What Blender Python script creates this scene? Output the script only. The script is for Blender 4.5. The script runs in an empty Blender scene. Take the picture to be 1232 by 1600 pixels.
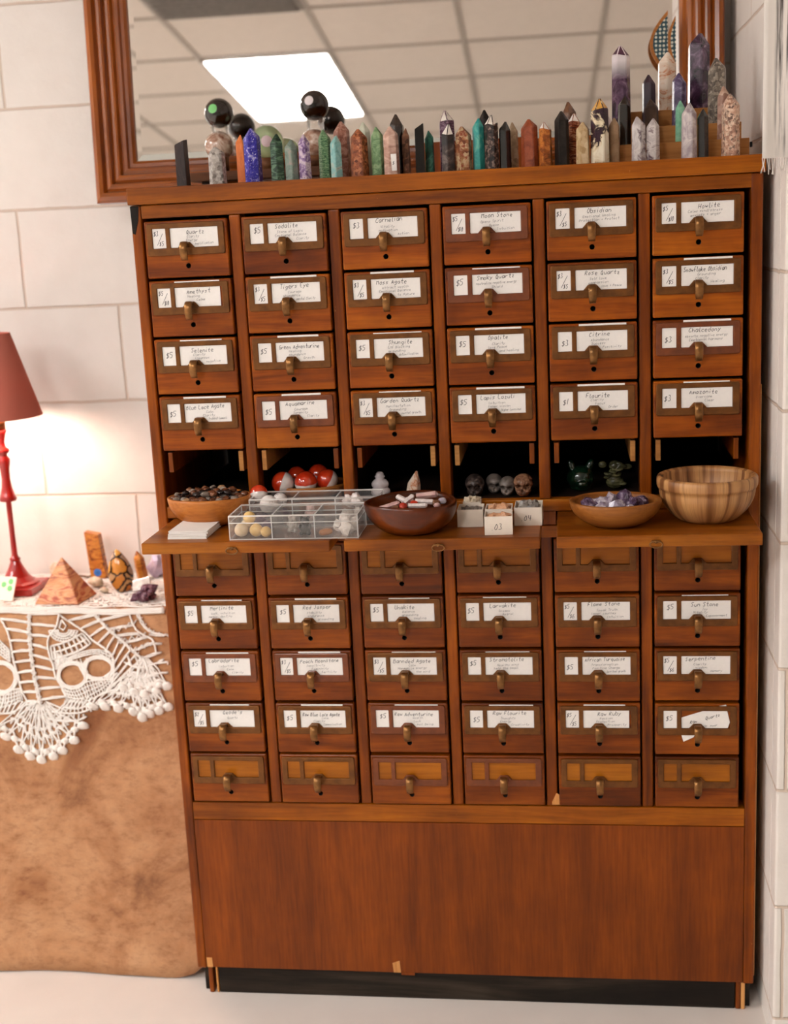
import bpy, bmesh, math, random
from mathutils import Vector, Matrix, Euler, noise

# ------------------------------------------------------------------ camera, world, lights
SC = bpy.context.scene
COL = SC.collection
Z0 = 1.4065                       # cabinet coordinates measured down from the first drawer row
cam_d = bpy.data.cameras.new('camera')
cam = bpy.data.objects.new('camera', cam_d); COL.objects.link(cam)
cam.rotation_euler = Euler((1.35552, 0.048135, 0.128696), 'XYZ')
cam.location = (0.68137, -2.08479, -0.03218 + Z0)
cam_d.sensor_fit = 'HORIZONTAL'; cam_d.sensor_width = 24.0
cam_d.lens = 2017.54 * 24.0 / 1232.0
cam_d.dof.use_dof = True; cam_d.dof.focus_distance = 2.0; cam_d.dof.aperture_fstop = 3.2
cam_d.clip_start = 0.05
SC.camera = cam
SC.view_settings.view_transform = 'Standard'; SC.view_settings.look = 'None'
SC.view_settings.gamma = 1.0; SC.view_settings.use_curve_mapping = False
SC.view_settings.exposure = 0.0
w = bpy.data.worlds.new('world'); SC.world = w; w.use_nodes = True
w.node_tree.nodes['Background'].inputs[0].default_value = (1.0, 0.9, 0.8, 1)
w.node_tree.nodes['Background'].inputs[1].default_value = 0.05
CEIL = 2.69
PANEL_EMIT = 140.0
PANEL_COL = (1.0, 1.0, 1.0)
LAMP_POWER = 14.0
LAMP_COL = (1.0, 0.86, 0.72)

# ------------------------------------------------------------------ helpers
rng = random.Random(7)
def srgb(h):
    h = h.lstrip('#'); v = [int(h[i:i+2], 16)/255 for i in (0, 2, 4)]
    return tuple((c/12.92 if c <= 0.04045 else ((c+0.055)/1.055)**2.4) for c in v) + (1.0,)
def link(name, mesh, mats=(), parent=None):
    o = bpy.data.objects.new(name, mesh); COL.objects.link(o)
    for m in (mats if isinstance(mats, (list, tuple)) else [mats]): mesh.materials.append(m)
    if parent: o.parent = parent
    return o
def obj(name, bm, mats, parent=None, smooth=False, loc=None):
    me = bpy.data.meshes.new(name); bm.to_mesh(me); bm.free()
    if smooth:
        for f in me.polygons: f.use_smooth = True
    o = link(name, me, mats, parent)
    if loc: o.location = loc
    return o
def tag(o, label, cat=None, group=None, kind=None):
    if label: o['label'] = label
    if cat: o['category'] = cat
    if group: o['group'] = group
    if kind: o['kind'] = kind
    return o
def thing(name, label, cat, loc=(0, 0, 0), group=None, rot=(0, 0, 0)):
    o = bpy.data.objects.new(name, None); COL.objects.link(o)
    o.location = loc; o.rotation_euler = rot
    return tag(o, label, cat, group)
def struct(name, bm, mat, label=None, cat=None):
    o = obj(name, bm, mat); o['kind'] = 'structure'
    if label: o['label'] = label
    if cat: o['category'] = cat
    return o
def box(bm, x0, x1, y0, y1, z0, z1, bev=0.0, seg=2, mi=0):
    t = bmesh.new()
    bmesh.ops.create_cube(t, size=1.0)
    for v in t.verts:
        v.co = Vector(((x0+x1)/2 + v.co.x*(x1-x0), (y0+y1)/2 + v.co.y*(y1-y0), (z0+z1)/2 + v.co.z*(z1-z0)))
    if bev > 0:
        bmesh.ops.bevel(t, geom=list(t.edges), offset=bev, segments=seg, affect='EDGES', profile=0.6)
    for f in t.faces: f.material_index = mi
    merge(bm, t)
def merge(bm, t, M=None):
    me = bpy.data.meshes.new('tmp')
    if M is not None: t.transform(M)
    t.to_mesh(me); t.free(); bm.from_mesh(me); bpy.data.meshes.remove(me)
def lathe(prof, seg=32, rfun=None, cap=True):
    bm = bmesh.new(); rings = []
    for r, z in prof:
        if r < 1e-6:
            rings.append([bm.verts.new((0, 0, z))]); continue
        ring = []
        for i in range(seg):
            a = 2*math.pi*i/seg; k = rfun(a, z) if rfun else (1, 1, 0)
            ring.append(bm.verts.new((r*math.cos(a)*k[0], r*math.sin(a)*k[1], z + k[2])))
        rings.append(ring)
    for A, B in zip(rings, rings[1:]):
        if len(A) == 1 and len(B) == 1: continue
        for i in range(seg):
            j = (i+1) % seg
            if len(A) == 1: bm.faces.new((A[0], B[j], B[i]))
            elif len(B) == 1: bm.faces.new((A[i], A[j], B[0]))
            else: bm.faces.new((A[i], A[j], B[j], B[i]))
    bmesh.ops.recalc_face_normals(bm, faces=bm.faces)
    return bm
def tube(bm, pts, r, seg=6, closed=False, mi=0):
    pts = [Vector(p) for p in pts]; n = len(pts)
    if n < 2: return
    rings = []; prev = None
    for i, p in enumerate(pts):
        if closed: t = pts[(i+1) % n] - pts[i-1]
        else: t = pts[min(i+1, n-1)] - pts[max(i-1, 0)]
        if t.length < 1e-9: t = Vector((0, 0, 1))
        t.normalize()
        if prev is None:
            a = Vector((0, 1, 0)) if abs(t.y) < 0.9 else Vector((1, 0, 0))
            u = t.cross(a).normalized()
        else:
            u = (prev - t*prev.dot(t))
            u = u.normalized() if u.length > 1e-6 else t.cross(Vector((0.3, 1, 0.2))).normalized()
        prev = u; v = t.cross(u)
        rr = r[i] if isinstance(r, (list, tuple)) else r
        rings.append([bm.verts.new(p + (u*math.cos(2*math.pi*k/seg) + v*math.sin(2*math.pi*k/seg))*rr) for k in range(seg)])
    m = n if closed else n-1
    for i in range(m):
        A, B = rings[i], rings[(i+1) % n]
        for k in range(seg):
            l = (k+1) % seg
            f = bm.faces.new((A[k], A[l], B[l], B[k])); f.smooth = True; f.material_index = mi
    if not closed:
        for R in (rings[0], rings[-1]):
            try: bm.faces.new(R).material_index = mi
            except ValueError: pass
def ico(sub, r=(1, 1, 1), c=(0, 0, 0), amp=0.0, fr=1.0, seed=0):
    t = bmesh.new(); bmesh.ops.create_icosphere(t, subdivisions=sub, radius=1.0)
    for v in t.verts:
        k = 1.0 + (amp*noise.noise(v.co*fr + Vector((seed*3.1, seed*1.7, seed))) if amp else 0)
        v.co = Vector((v.co.x*r[0]*k + c[0], v.co.y*r[1]*k + c[1], v.co.z*r[2]*k + c[2]))
    return t
def bake(o, mods):
    for kind, kw in mods:
        m = o.modifiers.new(kind, kind)
        for k, v in kw.items(): setattr(m, k, v)
    dg = bpy.context.evaluated_depsgraph_get(); dg.update()
    me = bpy.data.meshes.new_from_object(o.evaluated_get(dg))
    o.modifiers.clear(); o.data = me
    return o
def fuse(name, blobs, voxel, mat, parent=None, smooth_it=6):
    """several ellipsoids grown into one continuous surface"""
    bm = bmesh.new()
    for b in blobs:
        c, r = b[0], b[1]; rot = b[2] if len(b) > 2 else None
        t = ico(3, r)
        M = Matrix.Translation(c)
        if rot: M = M @ Euler(rot).to_matrix().to_4x4()
        merge(bm, t, M)
    o = obj(name, bm, mat, parent)
    bake(o, [('REMESH', dict(mode='VOXEL', voxel_size=voxel)), ('SMOOTH', dict(factor=0.5, iterations=smooth_it))])
    for f in o.data.polygons: f.use_smooth = True
    return o

# ------------------------------------------------------------------ materials
def new_mat(name):
    m = bpy.data.materials.new(name); m.use_nodes = True
    nt = m.node_tree; b = nt.nodes['Principled BSDF']
    return m, nt, b
def ramp(nt, stops, interp='LINEAR'):
    r = nt.nodes.new('ShaderNodeValToRGB'); r.color_ramp.interpolation = interp
    e = r.color_ramp.elements
    while len(e) > 1: e.remove(e[0])
    for i, (p, c) in enumerate(stops):
        if i == 0: e[0].position = p; e[0].color = c
        else:
            x = e.new(p); x.color = c
    return r
def coords(nt, scale=(1, 1, 1), rnd=True, rot=(0, 0, 0)):
    tc = nt.nodes.new('ShaderNodeTexCoord'); mp = nt.nodes.new('ShaderNodeMapping')
    mp.inputs['Scale'].default_value = scale; mp.inputs['Rotation'].default_value = rot
    if rnd:
        oi = nt.nodes.new('ShaderNodeObjectInfo'); mu = nt.nodes.new('ShaderNodeVectorMath'); mu.operation = 'MULTIPLY_ADD'
        cb = nt.nodes.new('ShaderNodeCombineXYZ')
        for i in range(3): nt.links.new(oi.outputs['Random'], cb.inputs[i])
        mu.inputs[1].default_value = (13.7, 7.3, 5.1)
        nt.links.new(cb.outputs[0], mu.inputs[0]); nt.links.new(tc.outputs['Object'], mu.inputs[2])
        nt.links.new(mu.outputs[0], mp.inputs['Vector'])
    else: nt.links.new(tc.outputs['Object'], mp.inputs['Vector'])
    return mp
def noise_n(nt, vec, scale, detail=4, rough=0.55, dist=0.0):
    n = nt.nodes.new('ShaderNodeTexNoise'); n.inputs['Scale'].default_value = scale
    n.inputs['Detail'].default_value = detail; n.inputs['Roughness'].default_value = rough
    n.inputs['Distortion'].default_value = dist
    nt.links.new(vec.outputs[0], n.inputs['Vector']); return n
def mixc(nt, fac, a, b, mode='MIX'):
    m = nt.nodes.new('ShaderNodeMix'); m.data_type = 'RGBA'; m.blend_type = mode
    for s, v in ((m.inputs[0], fac), (m.inputs[6], a), (m.inputs[7], b)):
        if hasattr(v, 'links') or hasattr(v, 'is_linked'): nt.links.new(v, s)
        else: s.default_value = v
    return m.outputs[2]
def bump(nt, b, h, strength=0.2, dist=0.001):
    n = nt.nodes.new('ShaderNodeBump'); n.inputs['Strength'].default_value = strength; n.inputs['Distance'].default_value = dist
    nt.links.new(h, n.inputs['Height']); nt.links.new(n.outputs[0], b.inputs['Normal'])
def wood(name, dark, mid, light, axis='X', rough=0.36, fine=1.0, coat=0.08, vary=0.35, wear=0.0):
    m, nt, b = new_mat(name)
    st = {'X': (2.2, 26, 26), 'Z': (26, 26, 2.2), 'Y': (26, 2.2, 26)}[axis]
    mp = coords(nt, tuple(s*fine for s in st))
    n1 = noise_n(nt, mp, 1.0, 6, 0.6, 0.6)
    r = ramp(nt, [(0.28, dark), (0.5, mid), (0.74, light)])
    nt.links.new(n1.outputs[0], r.inputs[0])
    st2 = {'X': (14, 260, 260), 'Z': (260, 260, 14), 'Y': (260, 14, 260)}[axis]
    mp2 = coords(nt, st2); n2 = noise_n(nt, mp2, 1.0, 3)
    r2 = ramp(nt, [(0.3, (0.72, 0.66, 0.6, 1)), (0.6, (1, 1, 1, 1))]); nt.links.new(n2.outputs[0], r2.inputs[0])
    c = mixc(nt, 0.8, r.outputs[0], r2.outputs[0], 'MULTIPLY')
    mp3 = coords(nt, (7, 7, 7)); n3 = noise_n(nt, mp3, 1.0, 4, 0.6)
    r3 = ramp(nt, [(0.3, (1-vary, 1-vary*1.15, 1-vary*1.25, 1)), (0.65, (1.05, 1.04, 1.0, 1))]); nt.links.new(n3.outputs[0], r3.inputs[0])
    c = mixc(nt, 1.0, c, r3.outputs[0], 'MULTIPLY')
    if wear > 0:
        mp4 = coords(nt, (60, 60, 40)); n4 = noise_n(nt, mp4, 1.0, 5, 0.7)
        r4 = ramp(nt, [(0.70, (0, 0, 0, 1)), (0.74, (wear, wear, wear, 1))]); nt.links.new(n4.outputs[0], r4.inputs[0])
        c = mixc(nt, r4.outputs[0], c, srgb('#d08a4a'))
    nt.links.new(c, b.inputs['Base Color'])
    b.inputs['Roughness'].default_value = rough; b.inputs['Specular IOR Level'].default_value = 0.20
    b.inputs['Coat Weight'].default_value = coat; b.inputs['Coat Roughness'].default_value = 0.2
    bump(nt, b, n2.outputs[0], 0.15, 0.0006)
    return m
def plain(name, col, rough=0.5, metal=0.0, vary=0.0, scale=30, coat=0.0, bmp=0.0):
    m, nt, b = new_mat(name)
    b.inputs['Roughness'].default_value = rough; b.inputs['Metallic'].default_value = metal
    b.inputs['Coat Weight'].default_value = coat
    mp = coords(nt); n = noise_n(nt, mp, scale, 5)
    k = 1-vary
    r = ramp(nt, [(0.3, (col[0]*k, col[1]*k, col[2]*k, 1)), (0.7, col)])
    nt.links.new(n.outputs[0], r.inputs[0]); nt.links.new(r.outputs[0], b.inputs['Base Color'])
    if bmp: bump(nt, b, n.outputs[0], bmp, 0.001)
    return m
def stone(name, stops, kind='cloud', scale=60, rough=0.30, dist=1.0, trans=0.0, speck=None, coat=0.12):
    m, nt, b = new_mat(name)
    st = {'cloud': (1, 1, 1), 'vein': (1, 1, 1), 'band': (1, 1, 3.2), 'speck': (1, 1, 1), 'streak': (2.6, 2.6, 0.7), 'grad': (1, 1, 1)}[kind]
    mp = coords(nt, st, rot=(0.3, 0.2, 0))
    cs = [(p, srgb(c)) for p, c in stops]
    if kind == 'speck':
        v = nt.nodes.new('ShaderNodeTexVoronoi'); v.inputs['Scale'].default_value = scale*2.4
        nt.links.new(mp.outputs[0], v.inputs['Vector'])
        sep = nt.nodes.new('ShaderNodeSeparateColor'); nt.links.new(v.outputs['Color'], sep.inputs[0])
        n = noise_n(nt, mp, scale, 6, 0.65); mx = nt.nodes.new('ShaderNodeMix')
        mx.inputs[0].default_value = 0.62; nt.links.new(sep.outputs[0], mx.inputs[2]); nt.links.new(n.outputs[0], mx.inputs[3])
        src = mx.outputs[0]
    elif kind == 'vein':
        n = noise_n(nt, mp, scale, 6, 0.6, dist*1.5); src = n.outputs[0]
    elif kind == 'band':
        n = noise_n(nt, mp, scale, 3, 0.5, dist*2.0); src = n.outputs[0]
    else:
        n = noise_n(nt, mp, scale, 6, 0.62, dist); src = n.outputs[0]
    r = ramp(nt, cs, 'LINEAR'); nt.links.new(src, r.inputs[0]); c = r.outputs[0]
    if speck:
        mp2 = coords(nt); n2 = noise_n(nt, mp2, scale*4, 3, 0.7)
        r2 = ramp(nt, [(0.60, (0, 0, 0, 1)), (0.66, (1, 1, 1, 1))]); nt.links.new(n2.outputs[0], r2.inputs[0])
        c = mixc(nt, r2.outputs[0], c, srgb(speck))
    nt.links.new(c, b.inputs['Base Color'])
    b.inputs['Roughness'].default_value = rough; b.inputs['Coat Weight'].default_value = coat; b.inputs['Specular IOR Level'].default_value = 0.3
    b.inputs['Coat Roughness'].default_value = 0.14
    if trans:
        b.inputs['Transmission Weight'].default_value = trans; b.inputs['IOR'].default_value = 1.45
    return m
def clear_mat(name, body, tint=(0.98, 0.97, 0.96, 1)):
    """clear acrylic: mostly transparent with a glossy skin"""
    m = bpy.data.materials.new(name); m.use_nodes = True; nt = m.node_tree; nt.nodes.clear()
    out = nt.nodes.new('ShaderNodeOutputMaterial'); tr = nt.nodes.new('ShaderNodeBsdfTransparent'); tr.inputs[0].default_value = tint
    gl = nt.nodes.new('ShaderNodeBsdfGlossy'); gl.inputs['Roughness'].default_value = 0.06
    df = nt.nodes.new('ShaderNodeBsdfTranslucent'); df.inputs[0].default_value = (0.95, 0.93, 0.91, 1)
    d2 = nt.nodes.new('ShaderNodeBsdfDiffuse'); d2.inputs[0].default_value = (0.95, 0.93, 0.91, 1)
    ma_ = nt.nodes.new('ShaderNodeAddShader'); nt.links.new(df.outputs[0], ma_.inputs[0]); nt.links.new(d2.outputs[0], ma_.inputs[1]); df = ma_
    fs = nt.nodes.new('ShaderNodeMath'); fs.operation = 'MULTIPLY'; fs.inputs[1].default_value = 0.55
    fr = nt.nodes.new('ShaderNodeFresnel'); fr.inputs[0].default_value = 1.45
    m1 = nt.nodes.new('ShaderNodeMixShader'); m1.inputs[0].default_value = body
    m2 = nt.nodes.new('ShaderNodeMixShader')
    nt.links.new(tr.outputs[0], m1.inputs[1]); nt.links.new(df.outputs[0], m1.inputs[2])
    nt.links.new(fr.outputs[0], fs.inputs[0]); nt.links.new(fs.outputs[0], m2.inputs[0]); nt.links.new(m1.outputs[0], m2.inputs[1]); nt.links.new(gl.outputs[0], m2.inputs[2])
    nt.links.new(m2.outputs[0], out.inputs[0]); return m
def block_wall(name, col, z_ref, x_ref, course=0.2045, along='X'):
    """painted concrete blocks: recessed, slightly darker joints in running bond"""
    m, nt, b = new_mat(name)
    tc = nt.nodes.new('ShaderNodeTexCoord'); sp = nt.nodes.new('ShaderNodeSeparateXYZ'); nt.links.new(tc.outputs['Object'], sp.inputs[0])
    cb = nt.nodes.new('ShaderNodeCombineXYZ')
    a1 = nt.nodes.new('ShaderNodeMath'); a1.operation = 'SUBTRACT'; a1.inputs[1].default_value = x_ref
    a2 = nt.nodes.new('ShaderNodeMath'); a2.operation = 'SUBTRACT'; a2.inputs[1].default_value = z_ref
    nt.links.new(sp.outputs[0 if along == 'X' else 1], a1.inputs[0]); nt.links.new(sp.outputs[2], a2.inputs[0])
    nt.links.new(a1.outputs[0], cb.inputs[0]); nt.links.new(a2.outputs[0], cb.inputs[1])
    wob = noise_n(nt, cb, 9.0, 3); wm = nt.nodes.new('ShaderNodeVectorMath'); wm.operation = 'MULTIPLY_ADD'
    wm.inputs[1].default_value = (0.006, 0.006, 0.0); nt.links.new(wob.outputs['Color'], wm.inputs[0]); nt.links.new(cb.outputs[0], wm.inputs[2])
    br = nt.nodes.new('ShaderNodeTexBrick'); nt.links.new(wm.outputs[0], br.inputs['Vector'])
    br.inputs['Scale'].default_value = 1.0; br.inputs['Mortar Size'].default_value = 0.0035; br.inputs['Mortar Smooth'].default_value = 0.6
    br.inputs['Brick Width'].default_value = 0.4064; br.inputs['Row Height'].default_value = course
    br.offset = 0.5; br.offset_frequency = 2; br.squash = 1.0
    br.inputs['Color1'].default_value = col; br.inputs['Color2'].default_value = tuple(c*0.97 for c in col[:3]) + (1,)
    br.inputs['Mortar'].default_value = (col[0]*0.80, col[1]*0.70, col[2]*0.62, 1)
    mp = coords(nt, rnd=False); n = noise_n(nt, mp, 14, 4)
    r = ramp(nt, [(0.3, (0.95, 0.94, 0.93, 1)), (0.7, (1, 1, 1, 1))]); nt.links.new(n.outputs[0], r.inputs[0])
    nt.links.new(mixc(nt, 1.0, br.outputs['Color'], r.outputs[0], 'MULTIPLY'), b.inputs['Base Color'])
    b.inputs['Roughness'].default_value = 0.5
    inv = nt.nodes.new('ShaderNodeMath'); inv.operation = 'MULTIPLY_ADD'; inv.inputs[1].default_value = -1.0
    nf = noise_n(nt, mp, 60, 4); mf = nt.nodes.new('ShaderNodeMath'); mf.operation = 'MULTIPLY'; mf.inputs[1].default_value = 0.35
    nt.links.new(nf.outputs[0], mf.inputs[0]); nt.links.new(br.outputs['Fac'], inv.inputs[0]); nt.links.new(mf.outputs[0], inv.inputs[2])
    bump(nt, b, inv.outputs[0], 0.6, 0.004)
    return m

D, MI, LI = srgb('#5c2603'), srgb('#9a4a05'), srgb('#bf6a0e')
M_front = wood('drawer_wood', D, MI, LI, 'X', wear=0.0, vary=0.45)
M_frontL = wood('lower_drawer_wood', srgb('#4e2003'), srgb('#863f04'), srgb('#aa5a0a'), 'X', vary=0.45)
M_stile = wood('frame_wood_vertical', srgb('#562403'), srgb('#904604'), srgb('#b05c0a'), 'Z', wear=0.5)
M_rail = wood('frame_wood_horizontal', srgb('#6a3204'), srgb('#a05608'), srgb('#c47814'), 'X', wear=0.5)
M_panel = wood('veneer_panel', srgb('#602a03'), srgb('#7e3b04'), srgb('#924606'), 'Z', fine=0.7, vary=0.22, coat=0.1, rough=0.45)
M_honey = wood('unfaded_wood', srgb('#8e4e08'), srgb('#aa6210'), srgb('#bc7218'), 'X', vary=0.15)
M_bare = wood('bare_wood', srgb('#c98648'), srgb('#dc9c5c'), srgb('#e8b074'), 'Z', vary=0.15, coat=0)
M_inner = wood('inner_wood', srgb('#1c0e06'), srgb('#261408'), srgb('#34200e'), 'Y', vary=0.3, coat=0, rough=0.8)  # near-black tone puts the shade of the open bays into the wood colour
M_slide = wood('shelf_wood', srgb('#643008'), srgb('#98520c'), srgb('#b8701e'), 'X', wear=0.4, rough=0.42)
M_plinth = wood('plinth_wood', srgb('#15110d'), srgb('#221b15'), srgb('#453a30'), 'X', coat=0, rough=0.7)
M_riser = wood('riser_wood', srgb('#a36a34'), srgb('#bf8448'), srgb('#cc9256'), 'X', vary=0.15, coat=0.05, rough=0.5)
M_plank = wood('dark_plank_wood', srgb('#3e2414'), srgb('#6a4226'), srgb('#8e6340'), 'X', coat=0, rough=0.6)
M_frame = wood('mirror_frame_wood', srgb('#582606'), srgb('#9c500c'), srgb('#c4701a'), 'Z', fine=0.5, rough=0.28, coat=0.6, vary=0.25)
M_frameH = wood('mirror_frame_wood_h', srgb('#582606'), srgb('#9c500c'), srgb('#c4701a'), 'X', fine=0.5, rough=0.24, coat=1.0, vary=0.25)
M_brass = plain('aged_brass', srgb('#946638'), 0.32, 0.75, 0.55, 90)
M_holder = plain('tarnished_holder', srgb('#7a4a1c'), 0.38, 0.55, 0.45, 60)
M_holder2 = plain('red_brown_holder', srgb('#7c3c12'), 0.45, 0.3, 0.4, 60, coat=0.2)
M_black = plain('black_hole', (0.004, 0.003, 0.003, 1), 0.9)
M_card = plain('white_card', srgb('#f0eae4'), 0.6, 0, 0.04, 200)
M_ink = plain('black_ink', (0.012, 0.009, 0.012, 1), 0.7)
M_ink2 = plain('thin_pen', (0.10, 0.085, 0.09, 1), 0.7)
M_wallB = block_wall('painted_blocks', srgb('#e2dad3'), 0.0475+Z0 - 12*0.2032, -0.252 - 4.064 + 0.2032, 0.2032)
M_wallR = block_wall('painted_blocks_right', srgb('#efe7df'), 0.2905+Z0 - 12*0.2045, 1.22 - 4.064, 0.2045)
M_wallA = block_wall('painted_blocks_side', srgb('#f2eae2'), 0.2905+Z0 - 12*0.2045, 0.9 - 4.064, 0.2045, 'Y')
M_wall2 = plain('painted_wall', srgb('#dedad6'), 0.6, 0, 0.05, 8)
M_floor = plain('polished_floor', srgb('#e4d9d0'), 0.35, 0, 0.10, 5, coat=0.1)
M_tile = plain('ceiling_tile', srgb('#d6ccc2'), 0.9, 0, 0.06, 25)
M_tbar = plain('ceiling_grid_metal', srgb('#a89e94'), 0.5, 0.1, 0.05, 10)
M_grille = plain('grey_grille', srgb('#8a847e'), 0.6, 0.2, 0.3, 40)

# ------------------------------------------------------------------ the room
XL, XR, YB, YR = -3.6, 3.0, 0.57, -5.3
RF = -0.10                                          # plane of the wall that faces the room right of the niche
bm = bmesh.new(); box(bm, XL-0.1, XR+0.1, YR-0.1, YB+0.1, -0.1, 0.0); struct('floor', bm, M_floor)
bm = bmesh.new(); box(bm, XL-0.1, 1.0+0.3, YB, YB+0.1, 0, CEIL); struct('wall_back', bm, M_wallB)
bm = bmesh.new(); box(bm, 1.0, 1.1, RF+0.05, YB, 0, CEIL)
struct('wall_niche', bm, M_wallA)
bm = bmesh.new(); box(bm, 1.0, XR+0.1, RF, RF+0.05, 0, CEIL, 0.004); struct('wall_front_right', bm, M_wallR)
bm = bmesh.new(); box(bm, XL-0.1, XL, YR, YB, 0, CEIL); struct('wall_left', bm, M_wall2)
bm = bmesh.new(); box(bm, XR, XR+0.1, YR, RF, 0, CEIL); struct('wall_right', bm, M_wall2)
bm = bmesh.new(); box(bm, XL-0.1, XR+0.1, YR-0.1, YR, 0, CEIL); struct('wall_rear', bm, plain('rear_wall_paint', srgb('#9c9a92'), 0.7))
bm = bmesh.new(); box(bm, XL-0.1, XR+0.1, YR-0.1, YB+0.1, CEIL+0.0, CEIL+0.1); struct('ceiling', bm, M_tile)
# T-bar grid (thin metal strips just under the tiles)
bm = bmesh.new()
GX = [-0.90+0.61*k for k in range(-4, 7)]
GY = [-2.92-0.61*k for k in range(-6, 4)]
for x in GX:
    if XL < x < XR: box(bm, x-0.012, x+0.012, YR, RF if x > 1.0 else YB, CEIL-0.006, CEIL)
for y in GY:
    if YR < y < YB: box(bm, XL, XR if y < RF else 1.0, y-0.012, y+0.012, CEIL-0.0055, CEIL)
struct('trim_1', bm, M_tbar)
# recessed fluorescent panel seen in the mirror, plus unseen fill panels added
M_emit, nt, b = new_mat('lit_diffuser')
b.inputs['Base Color'].default_value = (0.9, 0.9, 0.88, 1); b.inputs['Emission Color'].default_value = PANEL_COL + (1,)
b.inputs['Emission Strength'].default_value = PANEL_EMIT * 0.25
def panel(x0, y0, label):
    t = thing('ceiling_light', label, 'ceiling light', (x0+0.305, y0+0.61, CEIL-0.007), 'recessed ceiling lights')
    bm = bmesh.new(); box(bm, -0.285, 0.285, -0.59, 0.59, -0.012, -0.004, 0.002); obj('diffuser', bm, M_emit, t)
    bm = bmesh.new()
    for a in ((-0.305, 0.305, -0.61, -0.59), (-0.305, 0.305, 0.59, 0.61), (-0.305, -0.285, -0.59, 0.59), (0.285, 0.305, -0.59, 0.59)):
        box(bm, a[0], a[1], a[2], a[3], -0.010, 0.0)
    obj('light_frame', bm, M_tbar, t)
panel(-0.90, -4.14, 'bright rectangular ceiling light seen reflected in the mirror above the dark ball')
panel(-2.73, -4.14, 'added ceiling fill light far out of frame behind the camera on the left')  # unseen panel, added to brighten the niche wall on the right
panel(-2.73, -1.70, 'added ceiling fill light out of frame to the left of the camera')  # unseen panel, added as fill from the left
t = thing('air_grille', 'grey square ceiling grille at the top edge of the mirror reflection', 'ceiling vent', (-0.595, -2.005, CEIL-0.007))
bm = bmesh.new(); box(bm, -0.30, 0.30, -0.30, 0.30, -0.004, 0.0)
for k in range(12): box(bm, -0.28, 0.28, -0.275+k*0.05-0.012, -0.275+k*0.05+0.012, -0.012, -0.004)
obj('grille_face', bm, M_grille, t)

# ------------------------------------------------------------------ handwriting (single stroke letters drawn as thin pen ribbons)
G = {}
def _g(s):
    for line in s.strip().split('\n'):
        ch, d = line[0], line[2:]
        G[ch] = [[(int(p[0]), int(p[1])) for p in st.split()] for st in d.split('|')]
_g('''a 46 16 04 12 32 45 46 42
b 09 02 32 44 36 06
c 45 26 04 12 42
d 49 42 12 04 26 45
e 04 44 36 16 04 12 42
f 48 29 17 12|05 35
g 46 16 04 13 43|46 41 20 00
h 09 02|05 26 45 42
i 16 12|18 19
j 26 21 00|28 29
k 09 02|46 04 42
l 19 12 32
m 06 02|05 16 25 22|25 46 55 52
n 06 02|05 26 45 42
o 26 04 12 32 44 36 26
p 06 00|06 36 44 33 03
q 46 16 04 13 43|46 40
r 06 02|04 26 46
s 46 16 05 34 33 02
t 29 22 42|06 46
u 06 03 22 43|46 42
v 06 22 46
w 06 12 25 32 46
x 06 42|46 02
y 06 23|46 00
z 06 46 02 42
A 02 29 42|14 34
B 02 09 38 36 06|36 44 32 02
C 48 29 06 03 22 43
D 02 09 38 45 33 02
E 49 09 02 42|05 35
F 02 09 49|05 35
G 48 29 05 12 42 45 25
H 09 02|49 42|05 45
I 19 12
J 39 33 12 03
K 09 02|49 05 42
L 09 02 42
M 02 09 25 49 42
N 02 09 42 49
O 29 05 12 32 46 29
P 02 09 48 36 05
Q 29 05 12 32 46 29|24 51
R 02 09 48 36 05|15 42
S 48 19 07 35 33 12 03
T 09 49|29 22
U 09 03 22 43 49
V 09 22 49
W 09 12 26 32 49
Y 09 25 49|25 22
Z 09 49 02 42
0 29 05 12 32 46 29
1 19 12
2 07 29 47 02 42
3 09 39 25 44 32 02
4 09 05 45|39 32
5 49 09 06 36 44 32 02
6 39 05 02 42 45 05
$ 48 18 06 45 43 02|29 21
+ 05 45|27 23
' 29 27
. 12 22
, 22 11
''')
def smooth_pts(p):
    if len(p) < 3: return p
    out = [p[0]]
    for i in range(len(p)-1):
        a, b_ = p[i], p[i+1]
        out += [((a[0]*3+b_[0])/4, (a[1]*3+b_[1])/4), ((a[0]+b_[0]*3)/4, (a[1]+b_[1]*3)/4)]
    out.append(p[-1]); return out
def ribbon(bm, pts, wd, y, mi):
    vs = []
    for i, (x, z) in enumerate(pts):
        a = pts[max(i-1, 0)]; c = pts[min(i+1, len(pts)-1)]
        dx, dz = c[0]-a[0], c[1]-a[1]; L = math.hypot(dx, dz) or 1e-6
        nx, nz = -dz/L*wd/2, dx/L*wd/2
        vs.append((bm.verts.new((x+nx, y, z+nz)), bm.verts.new((x-nx, y, z-nz))))
    for (a, b_), (c, d) in zip(vs, vs[1:]):
        f = bm.faces.new((a, b_, d, c)); f.material_index = mi
def width_of(s, h, sq): return len(s)*6.0*h/7*sq
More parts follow.
